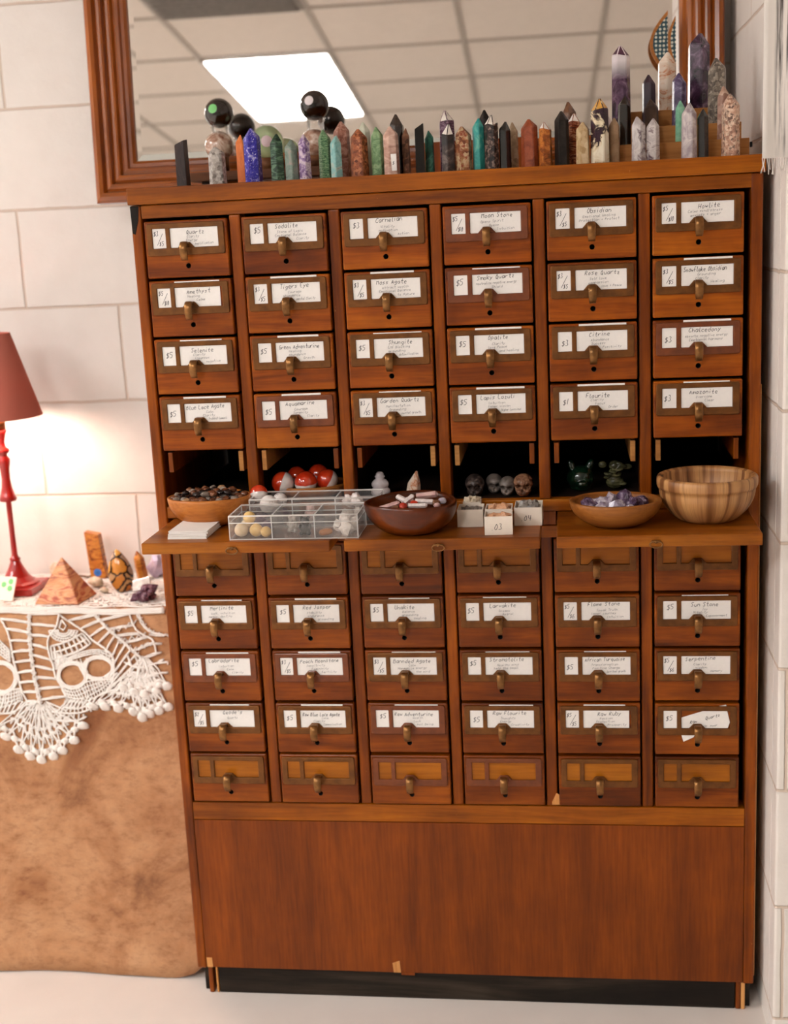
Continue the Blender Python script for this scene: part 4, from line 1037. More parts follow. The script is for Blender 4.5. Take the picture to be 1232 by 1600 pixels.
for i, (dx, dy, dz, r, m, lab) in enumerate(((-.010, -.026, .034, .0075, RED, 'bright red stone left of centre in the dark bowl'), (.004, -.012, .034, .0080, RED, 'orange-red stone at the centre of the dark bowl'), (-.020, -.030, .032, .0060, BRN, 'small brown stone left in the dark bowl'),
    (.034, -.008, .034, .0075, BRN, 'brown stone beside the white sticks in the dark bowl'), (.042, .0, .036, .0070, AMEL, 'pale violet stone at the right of the dark bowl'), (.036, -.020, .033, .006, PNK, 'small pink stone at the right of the dark bowl'),
    (-.008, .020, .032, .010, SEL, 'white stone at the back of the dark bowl'))):
    pebble('tumbled_stone', lab, bx0+dx*1.15, by0+dy+0.012, SH+dz+0.009, r, m, i, 'stone', 'crystals in the dark bowl')

# stack of white cards
for k in range(8):
    bm = bmesh.new(); box(bm, -0.032, 0.032, -0.040, 0.040, 0, 0.0014)
    o = obj('loose_card', bm, M_card); o.location = (0.0745 + R.uniform(-.0015, .0015), -0.1015 + R.uniform(-.0015, .0015), SH + k*0.00155); o.rotation_euler = (0, 0, -0.03 + R.uniform(-.06, .06))
    tag(o, 'white card in the small stack before the pebble bowl', 'card', 'stack of white cards')

# clear acrylic compartment boxes
def acrylic(label, x0, x1, y0, y1, z, h, name='clear_box'):
    t = thing(name, label, 'box', ((x0+x1)/2, (y0+y1)/2, z)); w2, d2 = (x1-x0)/2, (y1-y0)/2; T = 0.0013
    bm = bmesh.new(); box(bm, -w2, w2, -d2, d2, 0, T); obj('base', bm, M_clear, t)
    for a in ((-w2, w2, -d2, -d2+T), (-w2, w2, d2-T, d2), (-w2, -w2+T, -d2+T, d2-T), (w2-T, w2, -d2+T, d2-T)):
        bm = bmesh.new(); box(bm, a[0], a[1], a[2], a[3], T, h); obj('wall', bm, M_clear, t)
    for xx in (-w2/3, w2/3):
        bm = bmesh.new(); box(bm, xx-T*0.7, xx+T*0.7, -d2+T, d2-T, T, h-0.001); obj('partition', bm, M_clear, t)
    bm = bmesh.new(); r = 0.0011
    for zz, rr_ in ((h, 0.0014), (h-0.011, 0.0008), (0.001, 0.0011)):
        tube(bm, [(-w2, -d2, zz), (w2, -d2, zz), (w2, d2, zz), (-w2, d2, zz)], rr_, 6, True)
    for xx, yy in ((-w2, -d2), (w2, -d2), (w2, d2), (-w2, d2)): tube(bm, [(xx, yy, 0), (xx, yy, h)], 0.0010)
    for xx in (-w2/3, w2/3):
        tube(bm, [(xx, -d2, h), (xx, d2, h)], 0.0009); tube(bm, [(xx, -d2, 0), (xx, -d2, h)], 0.0009)
    obj('moulded_edges', bm, M_clearrim, t); return t
acrylic('front clear plastic compartment box with yellow balls and small carvings', 0.148, 0.353, -0.156, -0.072, SH, 0.0385)
acrylic('rear clear plastic compartment box holding the red and white balls', 0.160, 0.374, -0.0655, -0.002, SH, 0.0455)
YEL = stone('yellow_calcite', [(0.3, '#d8a850'), (0.6, '#e8c888'), (0.8, '#f0dcb0')], 'cloud', 40)
PALE = stone('pale_calcite', [(0.3, '#d8bc90'), (0.6, '#e4d0b0'), (0.8, '#f0e4d0')], 'cloud', 40)
DPU = stone('dark_purple_stone', [(0.3, '#281828'), (0.6, '#584058'), (0.8, '#94849c')], 'cloud', 60)
f0 = SH + 0.0016
for (x, y, dz, r, m, lab) in ((.163, -.139, .0112, .0112, PALE, 'pale yellow ball, left corner of the front clear box'), (.1745, -.128, .0285, .0100, YEL, 'yellow ball sitting on top of the others in the clear box'), (.1870, -.139, .0105, .0105, YEL, 'yellow ball in the middle of the front row of the clear box'),
    (.2035, -.143, .0085, .0085, YEL, 'smallest yellow ball by the partition of the clear box'), (.1650, -.108, .0110, .0110, PALE, 'pale ball at the back left of the front clear box'), (.2010, -.118, .0105, .0105, DPU, 'dark purple ball behind the yellow ones in the clear box'),
    (.1860, -.104, .0120, .0120, DPU, 'large dark purple ball at the back of the clear box')):
    sphere('stone_ball', lab, x, y, f0+dz, r, m, 'ball', 'balls in the front clear box')
def bear(label, x, y, z, h, mat, name='carved_bear', group=None):
    k = h/0.032
    B = [((0, 0, .009), (.0080, .0065, .0090)), ((0, 0, .0205), (.0066, .0058, .0060)), ((-.0050, 0, .0262), (.0024, .0018, .0024)), ((.0050, 0, .0262), (.0024, .0018, .0024)),
         ((-.0055, -.0045, .0035), (.0034, .0048, .0034)), ((.0055, -.0045, .0035), (.0034, .0048, .0034)), ((-.0072, -.002, .0125), (.0026, .0030, .0046)), ((.0072, -.002, .0125), (.0026, .0030, .0046)), ((0, -.0052, .0195), (.0028, .0026, .0022))]
    B = [(tuple(c*k for c in a), tuple(c*k for c in r)) for a, r in B]
    o = fuse(name, B, 0.0007*k, mat, smooth_it=2); o.location = (x, y, z); return tag(o, label, 'figurine', group)
DGR = stone('black_green_stone', [(0.3, '#14120f'), (0.6, '#2c2a24'), (0.8, '#484438')], 'cloud', 60)
GRC = stone('grey_clear_stone', [(0.3, '#6c645c'), (0.5, '#9c948c'), (0.7, '#c8c0b8')], 'cloud', 70)
bear('small black carved bear in the middle of the front clear box', 0.2655, -0.134, f0, 0.0345, DGR)
bear('small grey carved bear in the middle of the front clear box', 0.2400, -0.112, f0, 0.0300, GRC)
bear('small pinkish white carved bear in the rear clear box', 0.2550, -0.036, f0, 0.0330, PNK)
AMB = stone('amber_stone', [(0.3, '#8c4c1c'), (0.6, '#b87838'), (0.8, '#d0a060')], 'cloud', 40)
CLR = stone('clear_quartz', [(0.3, '#b8aca4'), (0.55, '#d8d0c8'), (0.75, '#f0ece8')], 'cloud', 60, rough=0.08)
pebble('tumbled_stone', 'flat amber brown stone at the front of the clear box', 0.2990, -0.140, f0+0.0058, 0.0105, AMB, 3, 'stone', None, 0.5, rz=0)
for i, (x, y, dz, r) in enumerate(((.330, -.128, .0085, .0115), (.316, -.110, .0085, .010), (.338, -.102, .0085, .011), (.326, -.112, .0215, .009))):
    chunk('quartz_chunk', 'clear white quartz chunk in the right compartment of the front box', x, y, f0+dz, r, CLR, i+40, group='quartz chunks in the front clear box')
for i, (x, y, dz, r, m, lab) in enumerate(((.318, -.022, .030, .0105, SEL, 'white lump at the top of the rear clear box, right compartment'), (.332, -.026, .032, .0110, SEL, 'whitest rough lump, larger of two on top in the rear clear box'), (.318, -.040, .010, .010, CLR, 'clear lump low in the rear clear box'),
    (.345, -.050, .010, .0095, DGR, 'dark green lump in the rear clear box'), (.352, -.026, .0115, .0115, DGR, 'dark lump at the rear right corner of the clear box'), (.333, -.020, .011, .0105, CLR, 'clear lump at the bottom of the rear clear box'))):
    chunk('stone_lump', lab, x, y, f0+dz, r, m, i+60)
# red and white balls
M_redwhite, nt, b = new_mat('red_white_jasper'); tc = nt.nodes.new('ShaderNodeTexCoord'); sp = nt.nodes.new('ShaderNodeSeparateXYZ'); nt.links.new(tc.outputs['Object'], sp.inputs[0])
mp = coords(nt, rnd=False); n = noise_n(nt, mp, 50, 5); ma = nt.nodes.new('ShaderNodeMath'); ma.operation = 'MULTIPLY_ADD'; ma.inputs[1].default_value = 0.003; nt.links.new(n.outputs[0], ma.inputs[0]); nt.links.new(sp.outputs[2], ma.inputs[2])
mr = nt.nodes.new('ShaderNodeMapRange'); mr.inputs[1].default_value = 0.0008; mr.inputs[2].default_value = 0.0014; nt.links.new(ma.outputs[0], mr.inputs[0])
rw = ramp(nt, [(0.35, srgb('#ac240c')), (0.7, srgb('#d84420'))]); nt.links.new(n.outputs[0], rw.inputs[0])
rv = ramp(nt, [(0.4, srgb('#e6dcd6')), (0.62, srgb('#d0c4be')), (0.66, srgb('#8c807c'))]); nt.links.new(n.outputs[0], rv.inputs[0])
nt.links.new(mixc(nt, mr.outputs[0], rv.outputs[0], rw.outputs[0]), b.inputs['Base Color']); b.inputs['Roughness'].default_value = 0.08; b.inputs['Coat Weight'].default_value = 0.8
M_veined = stone('white_veined', [(0.40, '#ded6d2'), (0.56, '#e6dfdb'), (0.585, '#6c645f'), (0.60, '#e2dad6')], 'vein', 22)
bowl('shallow wooden bowl inside the open bay holding red and white balls', 0.2350, 0.080, BAY+0.0003, 0.066, 0.058, 0.022, 0.55, M_bowlR, floor=0.005)
for (x, y, z, r, rot, lab) in ((0.166, -0.022, -0.4510, 0.0150, (-.45, -.15, 0), 'red ball with white cap sitting at the top of the rear clear box'), (0.1930, 0.045, -0.4470, 0.0195, (0, -1.25, 0), 'red ball with its white half turned right, left of the pair in the bay'),
    (0.2330, 0.045, -0.4470, 0.0195, (0.12, 0, 0), 'red ball with a white underside in the middle of the bay bowl'), (0.2680, 0.060, -0.4460, 0.0185, (0, -1.0, 0.4), 'red ball half white, rightmost in the bay bowl'),
    (0.2450, 0.100, -0.4430, 0.0175, (0, 0.3, 0), 'dark red ball at the back right of the bay bowl'), (0.2060, 0.1, -0.4460, 0.0170, (0, -0.5, 0), 'dark red ball at the back left of the bay bowl')):
    o = sphere('red_white_ball', lab, x, y, C_(z), r, M_redwhite, 'ball', 'red and white balls'); o.rotation_euler = rot
for (x, y, z, r, m, lab) in ((0.1880, -0.046, -0.4650, 0.0155, M_veined, 'white ball with thin dark veins in the rear clear box'), (0.2010, -0.020, -0.4630, 0.0120, M_veined, 'small white ball behind the veined one in the rear clear box'),
    (0.1740, -0.050, -0.4870, 0.0095, DPU, 'dark purple ball at the bottom left of the rear clear box'), (0.2010, -0.052, -0.4870, 0.0095, DPU, 'dark purple ball at the bottom right of the left rear compartment'), (0.1740, -0.020, -0.4815, 0.0150, DPU, 'large dark purple ball under the red one in the rear clear box'), (0.2050, -0.022, -0.4860, 0.0105, DPU, 'dark purple ball under the small white one')):
    sphere('stone_ball', lab, x, y, C_(z), r, m, 'ball', 'balls in the rear clear box')

# little paper trays with crystal chips
M_tray = plain('cream_card_tray', srgb('#e6d8c8'), 0.7, 0, 0.04, 100)
PEACH = stone('peach_chips', [(0.3, '#c88c64'), (0.6, '#e0b08c'), (0.8, '#ecd0b8')], 'cloud', 60)
CRM = stone('cream_chips', [(0.3, '#b8a488'), (0.6, '#d8c8b0'), (0.8, '#e8dccc')], 'cloud', 60)
GRY = stone('grey_chips', [(0.3, '#5c544e'), (0.6, '#8c847c'), (0.8, '#b8b0a8')], 'cloud', 60)
def tray(label, x0, x1, y0, y1, h, m, txt=None, rz=0, chips=CRM, cl='cream', fill=0.6):
    cx, cy = (x0+x1)/2, (y0+y1)/2; w2, d2 = (x1-x0)/2, (y1-y0)/2; T = 0.0011
    t = thing('paper_tray', label, 'tray', (cx, cy, SH), 'paper trays of crystal chips', (0, 0, rz))
    bm = bmesh.new(); box(bm, -w2, w2, -d2, d2, 0, T)
    box(bm, -w2, w2, -d2, -d2+T, T, h); box(bm, -w2, w2, d2-T, d2, T, h); box(bm, -w2, -w2+T, -d2+T, d2-T, T, h); box(bm, w2-T, w2, -d2+T, d2-T, T, h)
    obj('tray_walls', bm, M_tray, t)
    if txt:
        bm = bmesh.new(); write(bm, txt, -0.012, 0.008, 0.0085, 0.0008, -d2-0.0003, 0, 0.9, 0.05); obj('price_writing', bm, M_ink, t)
    k = 0
    for ix in (-0.5, 0.12, 0.62):
        for iy in (-0.42, 0.42):
            k += 1
            p = Vector((ix*(w2-0.006), iy*(d2-0.004), 0)); p.rotate(Euler((0, 0, rz)))
            chunk('crystal_chip', '%s crystal chip in the paper tray %s' % (cl, m), cx+p.x, cy+p.y, SH+h*(fill+0.14), 0.0088, chips, k+int(x0*100), 'crystal', 'chips in the tray ' + m, (1.1, 1, .8), k)
tray('open paper tray of grey chips, nearest the dark bowl', 0.5030, 0.5440, -0.0930, -0.0480, 0.028, 'nearest the dark bowl', chips=GRY, cl='grey')
tray('small open paper tray heaped with cream chips, against the bay rail', 0.5080, 0.5370, -0.0370, -0.0080, 0.028, 'against the bay rail', chips=CRM, cl='cream', fill=.85)
tray('open paper tray of peach chips behind the .03 tray', 0.5480, 0.5900, -0.1010, -0.0600, 0.030, 'behind the .03 tray', chips=PEACH, cl='peach', fill=.75)
tray('open paper tray marked .03 with peach chips', 0.5490, 0.5920, -0.1490, -0.1060, 0.029, 'marked .03', '.03', 0.03, PEACH, 'pale peach', .62)
tray('wider open paper tray marked .04 with grey chips', 0.5935, 0.6370, -0.0900, -0.0350, 0.029, 'marked .04', '.04', -0.02, GRY, 'dull grey', .75)

# carved skulls in the fourth bay
def skull(label, x, y, z, h, mat, face=1.0, rz=0.0):
    t = bmesh.new(); bmesh.ops.create_icosphere(t, subdivisions=5, radius=1.0)
    for v in t.verts:
        p = v.co.copy()
        if p.z < 0:
            q_ = math.sqrt(max(1 - p.z**6, 0.0))/max(math.sqrt(1 - p.z*p.z), 0.25); p.x *= q_; p.y *= q_
        X, Y, Z = p.x*0.78, p.y*0.95, p.z*0.80 + 0.22
        if p.z < 0: # face and jaw
            k = 1 - 0.26*min(1, -p.z*1.25)*face; X *= k
            if p.y < 0: Y *= 1 - 0.10*min(1, -p.z)
            else: Y *= 1 - 0.55*min(1, -p.z*1.2)
            Z = 0.22 + p.z*1.00
        def dent(cx, cz, rx_, rz_, d):
            q = ((X-cx)/rx_)**2 + ((Z-cz)/rz_)**2
            return d*math.exp(-q*1.2) if p.y < 0 else 0
        dy = dent(-.30, .02, .23, .21, .75) + dent(.30, .02, .23, .21, .75) + dent(0, -.27, .11, .15, .42) - dent(0, .24, .55, .08, .06) - dent(-.42, -.25, .14, .09, .07) - dent(.42, -.25, .14, .09, .07)
        if p.y < 0 and -0.78 < Z < -0.48: dy += 0.035*abs(math.sin(X*22)) + (0.05 if abs(Z+.63) < .03 else 0)
        dx = 0.10*math.copysign(1, X)*math.exp(-((Z+.10)/.16)**2 - ((p.y+.1)/.5)**2)
        v.co = Vector((X - dx*0.6, Y + dy, Z))
    for v in t.verts: v.co = v.co*h/1.92 + Vector((0, 0, h*0.47))
    mz = min(v.co.z for v in t.verts)
    for v in t.verts: v.co.z -= mz
    o = obj('carved_skull', t, mat, None, True); o.location = (x, y, z); o.rotation_euler = (0, 0, rz); return tag(o, label, 'skull carving', 'carved stone skulls in the bay')
SK1 = stone('skull_dark', [(0.3, '#1c1614'), (0.5, '#3c302c'), (0.66, '#7c6c64'), (0.75, '#2c2420')], 'cloud', 80)
SK2 = stone('skull_grey', [(0.3, '#4c443e'), (0.6, '#7c7068'), (0.8, '#9c9088')], 'cloud', 40)
SK4 = stone('skull_brown', [(0.3, '#2c1a12'), (0.5, '#74503c'), (0.62, '#b08464'), (0.74, '#4c3020')], 'cloud', 60, rough=0.08)
skull('largest skull, black with pale flecks, left of the four', 0.5225, 0.042, BAY+0.0002, 0.0405, SK1)
skull('narrow grey skull, second from the left, set back', 0.5540, 0.066, BAY+0.0002, 0.0355, SK2, 1.2, 0.1)
skull('grey skull with long jaw, third from the left', 0.5775, 0.042, BAY+0.0002, 0.0350, SK2, 1.2, -0.1)
skull('brown glossy skull, right of the four', 0.6040, 0.036, BAY+0.0002, 0.0410, SK4, 1.0, -0.05)
# figures of the third bay
WHT = stone('milky_quartz', [(0.3, '#b4a8a8'), (0.6, '#d4cacb'), (0.8, '#ece6e6')], 'cloud', 40, rough=0.2)
o = fuse('carved_figurine', [((0, 0, .009), (.0170, .014, .0110)), ((0, 0, .022), (.0145, .012, .0115)), ((-.0095, -.002, .0225), (.0055, .0050, .0065)), ((.0095, -.002, .0225), (.0055, .0050, .0065)), ((0, -.003, .031), (.0078, .0070, .0062)), ((0, 0, .0355), (.0092, .0075, .0030)), ((0, 0, .0395), (.0068, .0058, .0045))], 0.0009, WHT, smooth_it=3)
o.location = (0.361, 0.050, BAY+0.0008); tag(o, 'milky white carved squat figure in the third bay', 'figurine')
crystal('crystal_shard', 'pointed brown and white crystal shard in the third bay', 0.4160, 0.055, BAY, 0.0250, 0.0480, ST['flame'], tip=0.55, taper=0.86, seed=91, lean=0.12)
# fifth bay: dark green glass cat head and olive carving
GGL = stone('dark_green_glass', [(0.3, '#06140c'), (0.6, '#0f2a1a'), (0.8, '#1c3c28')], 'cloud', 40, rough=0.04, coat=1.0)
o = fuse('glass_cat_head', [((0, 0, .022), (.023, .020, .021)), ((-.015, -.002, .041), (.0065, .005, .013), (0, -.35, 0)), ((.015, -.002, .041), (.0065, .005, .013), (0, .35, 0)), ((0, -.017, .014), (.010, .008, .007)), ((0, 0, .006), (.018, .015, .007))], 0.0012, GGL, smooth_it=3)
o.location = (0.6990, 0.070, BAY+0.0008); o.rotation_euler = (0, 0, 0.15); tag(o, 'glossy dark green glass cat-like head in the fifth bay', 'figurine')
OLV = stone('olive_carving', [(0.3, '#1c1c12'), (0.55, '#4c4a30'), (0.75, '#7c7850')], 'band', 40, rough=0.15)
bl = [((0, 0, .012), (.015, .012, .012)), ((0, 0, .026), (.012, .010, .010)), ((0, 0, .040), (.010, .009, .009))]
for k in range(9):
    a = k*0.9; bl.append(((.013*math.cos(a), -.006+.004*math.sin(a), .010+k*.0042), (.0075, .0055, .0032), (0, .4*math.sin(a*2), 0)))
bl += [((-.020, 0, .042), (.007, .005, .006)), ((.021, 0, .038), (.008, .005, .005))]
o = fuse('olive_carving', bl, 0.0010, OLV, smooth_it=1); o.location = (0.7560, 0.075, BAY+0.0008); tag(o, 'knobbly olive green carved figure in the fifth bay', 'figurine')

# ------------------------------------------------------------------ the draped table on the left
TB = C_(-0.742)
M_hide, nt, b = new_mat('suede_cloth')
mp = coords(nt, rnd=False)
n1 = noise_n(nt, mp, 5.5, 7, 0.68, 0.5); r1 = ramp(nt, [(0.30, srgb('#7e502f')), (0.44, srgb('#a47049')), (0.56, srgb('#b6845c')), (0.75, srgb('#c89a72'))]); nt.links.new(n1.outputs[0], r1.inputs[0])
mp2 = coords(nt, (1, 1, 2.2), rnd=False, rot=(0, 0.9, 0)); n2 = noise_n(nt, mp2, 34, 8, 0.75); r2 = ramp(nt, [(0.30, (0.60, 0.48, 0.40, 1)), (0.5, (1, 1, 1, 1)), (0.70, (1.14, 1.12, 1.08, 1))]); nt.links.new(n2.outputs[0], r2.inputs[0])
n3 = noise_n(nt, mp, 2.2, 3, 0.5, 1.0); r3 = ramp(nt, [(0.60, (1, 1, 1, 1)), (0.70, (0.72, 0.58, 0.42, 1))]); nt.links.new(n3.outputs[0], r3.inputs[0])
c = mixc(nt, 0.85, r1.outputs[0], r2.outputs[0], 'MULTIPLY'); c = mixc(nt, 0.8, c, r3.outputs[0], 'MULTIPLY')
tc = nt.nodes.new('ShaderNodeTexCoord'); ms = nt.nodes.new('ShaderNodeMapping'); ms.vector_type = 'TEXTURE'     # an old oily stain streak
ms.inputs['Location'].default_value = (-0.262, 0.22, 0.455); ms.inputs['Rotation'].default_value = (0, 0.50, 0); ms.inputs['Scale'].default_value = (0.032, 1.0, 0.15)
nt.links.new(tc.outputs['Object'], ms.inputs[0]); gs = nt.nodes.new('ShaderNodeTexGradient'); gs.gradient_type = 'SPHERICAL'; nt.links.new(ms.outputs[0], gs.inputs[0])
mm_ = nt.nodes.new('ShaderNodeMath'); mm_.operation = 'MULTIPLY'; nt.links.new(gs.outputs[1], mm_.inputs[0]); nt.links.new(n2.outputs[0], mm_.inputs[1])
r4 = ramp(nt, [(0.05, (1, 1, 1, 1)), (0.35, (0.52, 0.36, 0.22, 1))]); nt.links.new(mm_.outputs[0], r4.inputs[0]); c = mixc(nt, 0.9, c, r4.outputs[0], 'MULTIPLY')
nt.links.new(c, b.inputs['Base Color']); b.inputs['Roughness'].default_value = 0.85; bump(nt, b, n2.outputs[0], 0.3, 0.002)
bm = bmesh.new()
prof2 = [(0.565, -0.744), (0.45, -0.744), (0.34, -0.744), (0.31, -0.745), (0.300, -0.750), (0.2935, -0.760)]
for k in range(1, 25):
    u = k/24; prof2.append((0.2935 + (0.055-0.2935)*u, -0.760 + (-1.4045+0.760)*u))
xs2 = [-1.15 + (1.15-0.0265)*i/60 for i in range(61)]
rows = []
for j, (y, z) in enumerate(prof2):
    row = []
    for i, x in enumerate(xs2):
        u = max(0, (j-6)/(len(prof2)-7))
        wob = 0.006*u*noise.noise(Vector((x*5, u*3, 0.3))) + 0.004*u*math.sin(x*14)
        zz = z; xx = x
        if j >= len(prof2)-3: zz += 0.006*abs(noise.noise(Vector((x*9, 1.2, 0)))) * (j-(len(prof2)-4))/3
        if i >= 58 and j >= len(prof2)-3: zz += [0.002, 0.008, 0.02][i-58]*(j-(len(prof2)-4))/3; xx -= 0.004 if i == 60 else 0
        row.append(bm.verts.new((xx, y + wob, C_(zz))))
    rows.append(row)
for A, B in zip(rows, rows[1:]):
    for i in range(60): bm.faces.new((A[i], A[i+1], B[i+1], B[i]))
bmesh.ops.recalc_face_normals(bm, faces=bm.faces)
o = obj('table_cover', bm, M_hide, None, True)
bake(o, [('SOLIDIFY', dict(thickness=0.0022, offset=-1 if True else 1))])
for f in o.data.polygons: f.use_smooth = True
tag(o, 'brown mottled suede cover draped over the low table down to the floor', 'table cover')

# crochet lace: threads traced in the plane of the hanging cover
Hm = [0.0014266128084875328, 2.4046089947670822e-05, -0.5235177050873201, 1.327351780907072e-05, 0.0013867666431410656, -1.3181834150000222, 7.651203846550918e-05, 7.43920818008116e-05]
def lp(a, b_, lift=0.0032):
    """drawing units on the hanging part of the lace -> place on the cover"""
    px, py = a*0.2435, 920 + b_*0.2435
    d = Hm[6]*px + Hm[7]*py + 1; x = (Hm[0]*px + Hm[1]*py + Hm[2])/d; s = (Hm[3]*px + Hm[4]*py + Hm[5])/d
    uy, uz = -0.345935, -0.938258
    y = 0.30 + s*uy; z = -0.742 + s*uz
    wob = 0.004*max(0, (s-0.02)/0.69)*math.sin(x*14)
    return Vector((x, y + wob - lift*0.94, C_(z) + lift*0.35))
LR = random.Random(3)
lace = bmesh.new()
def th(pts, r=1.0, closed=False, lift=0.0036):
    P3 = []
    pts = [pts[0]] + [p for p in pts[1:]]
    for i in range(len(pts)-1 + (1 if closed else 0)):
        a, c2 = pts[i], pts[(i+1) % len(pts)]
        n_ = max(1, int(math.hypot(a[0]-c2[0], a[1]-c2[1])/28))
        for k in range(n_):
            u = k/n_; P3.append((a[0]+(c2[0]-a[0])*u, a[1]+(c2[1]-a[1])*u))
    if not closed: P3.append(pts[-1])
    q = [lp(x + LR.uniform(-1.5, 1.5), y + LR.uniform(-1.5, 1.5), lift + LR.uniform(-.0004, .0004)) for x, y in P3]
    if len(q) >= 2: tube(lace, q, [0.00170*r*LR.uniform(0.9, 1.15) for _ in q], 5, closed)
def bez(p, n_=10):
    """smooth curve through points"""
    out = []
    for i in range(len(p)-1):
        p0, p1, p2, p3 = p[max(i-1, 0)], p[i], p[i+1], p[min(i+2, len(p)-1)]
        for k in range(n_):
            t_ = k/n_
            out.append(tuple(0.5*((2*p1[c]) + (-p0[c]+p2[c])*t_ + (2*p0[c]-5*p1[c]+4*p2[c]-p3[c])*t_*t_ + (-p0[c]+3*p1[c]-3*p2[c]+p3[c])*t_**3) for c in (0, 1)))
    out.append(p[-1]); return out
def curve(p, r=1.0): th(bez(p, 5), r)
def at_(c, u):
    u = min(max(u, 0), 1)*(len(c)-1); i = min(int(u), len(c)-2); f = u-i
    return (c[i][0]+(c[i+1][0]-c[i][0])*f, c[i][1]+(c[i+1][1]-c[i][1])*f)
def spine(p, wdt=16):
    c = bez(p, 10); L_ = sum(math.hypot(c[i+1][0]-c[i][0], c[i+1][1]-c[i][1]) for i in range(len(c)-1)); n_ = int(L_/34)
    for off in (-wdt*0.5, wdt*0.5): th([(x+off*(1 if k % 2 else 0.35), y) for k, (x, y) in enumerate([at_(c, k/(2*n_)) for k in range(2*n_+1)])], 1.0)
    for k in range(n_+1):
        x, y = at_(c, k/n_); th([(x-wdt, y-10), (x, y+8), (x+wdt, y-10)], 0.95)
    return c
def ladder(cA, cB, n_, u0=0, u1=1, v0=0, v1=1, r=1.0, dbl=True):
    for k in range(n_):
        t_ = k/max(n_-1, 1); a, c2 = at_(cA, u0+(u1-u0)*t_), at_(cB, v0+(v1-v0)*t_)
        th([a, ((a[0]+c2[0])/2, (a[1]+c2[1])/2 - 5), c2], r)
        if dbl: th([(a[0], a[1]+6), ((a[0]+c2[0])/2, (a[1]+c2[1])/2 + 5), (c2[0], c2[1]+4)], r*0.85)
def band(cA, cB, nr, n_, r=0.9):
    """dense crochet between two curves"""
    for j in range(nr+1):
        v = j/nr; th([tuple(at_(cA, k/n_)[c]*(1-v) + at_(cB, k/n_)[c]*v for c in (0, 1)) for k in range(n_+1)], r)
    for k in range(n_+1): th([at_(cA, k/n_), at_(cB, k/n_)], r)
def arc(cx, cy, rx, ry, a0, a1, n_=24): return [(cx + rx*math.cos(math.radians(a0+(a1-a0)*k/n_)), cy + ry*math.sin(math.radians(a0+(a1-a0)*k/n_))) for k in range(n_+1)]
def bobble(x, y, ang=90, s=1.0):
    """plump shell at the edge"""
    c = lp(x, y, 0.0045); t = ico(2, (0.0108*s, 0.0034, 0.0130*s), amp=0.25, fr=2.5, seed=int(x+y))
    for f in t.faces: f.smooth = True
    M = Matrix.Translation(c) @ Matrix.Rotation(math.radians(20.2), 4, 'X') @ Matrix.Rotation(math.radians(90-ang)*1.0, 4, 'Y')
    merge(lace, t, M)
def scallop(cx, cy, bobs, rings=(0.30, 0.48, 0.66, 0.82), start=0.12):
    """fan of threads from a centre out to a row of bobbles"""
    for a, b_ in zip(bobs, bobs[1:]):
        mx_, my_ = (a[0]+b_[0])/2, (a[1]+b_[1])/2; mx_, my_ = cx+(mx_-cx)*0.90, cy+(my_-cy)*0.90
        bobble(mx_, my_, math.degrees(math.atan2(my_-cy, mx_-cx)), 0.72)
        th([a, (mx_, my_), b_], 1.3)
    for (x, y) in bobs:
        for e in (-0.06, 0.06):
            th([(cx+(x-cx)*start, cy+(y-cy)*start), (cx+(x-cx)*0.5 + (y-cy)*e, cy+(y-cy)*0.5 - (x-cx)*e), (x, y)], 1.0)
        bobble(x, y, math.degrees(math.atan2(y-cy, x-cx)))
    for q, rg in enumerate(rings):
        pts = []
        for i, (x, y) in enumerate(bobs):
            pts.append((cx+(x-cx)*rg, cy+(y-cy)*rg))
            if i < len(bobs)-1:
                x2, y2 = (x+bobs[i+1][0])/2, (y+bobs[i+1][1])/2; k = rg + (0.06 if q % 2 else -0.05); pts.append((cx+(x2-cx)*k, cy+(y2-cy)*k))
        th(pts, 1.25)
        if q > 0: th([(a+3, b_+9) for a, b_ in pts], 0.9)
        for i in range(len(pts)-1):
            if q+1 < len(rings):
                a = pts[i]; k = rings[q+1]/rg; th([a, (cx+(pts[i+1][0]-cx)*k, cy+(pts[i+1][1]-cy)*k)], 0.85)
EDGE = [(-60, 150), (60, 148), (190, 155), (385, 150), (610, 158), (740, 162), (880, 158), (1060, 150)]
curve(EDGE, 1.6); curve([(x, y-14) for x, y in EDGE], 1.4); curve([(x, y-26) for x, y in EDGE], 1.2)
spA = spine([(192, 160), (192, 260), (198, 350), (208, 450), (225, 560), (248, 670), (262, 760)])
lA = bez([(8, 190), (55, 280), (80, 380), (95, 470), (122, 560), (140, 640), (178, 720)], 10); th(lA, 1.3)
rA = bez([(385, 150), (368, 240), (315, 320), (318, 410), (345, 490), (360, 560), (395, 620), (430, 690)], 10); th(rA, 1.3)
ladder(spA, lA, 9, 0.10, 0.92, 0.0, 1.0); ladder(spA, rA, 9, 0.0, 0.90, 0.02, 1.0)
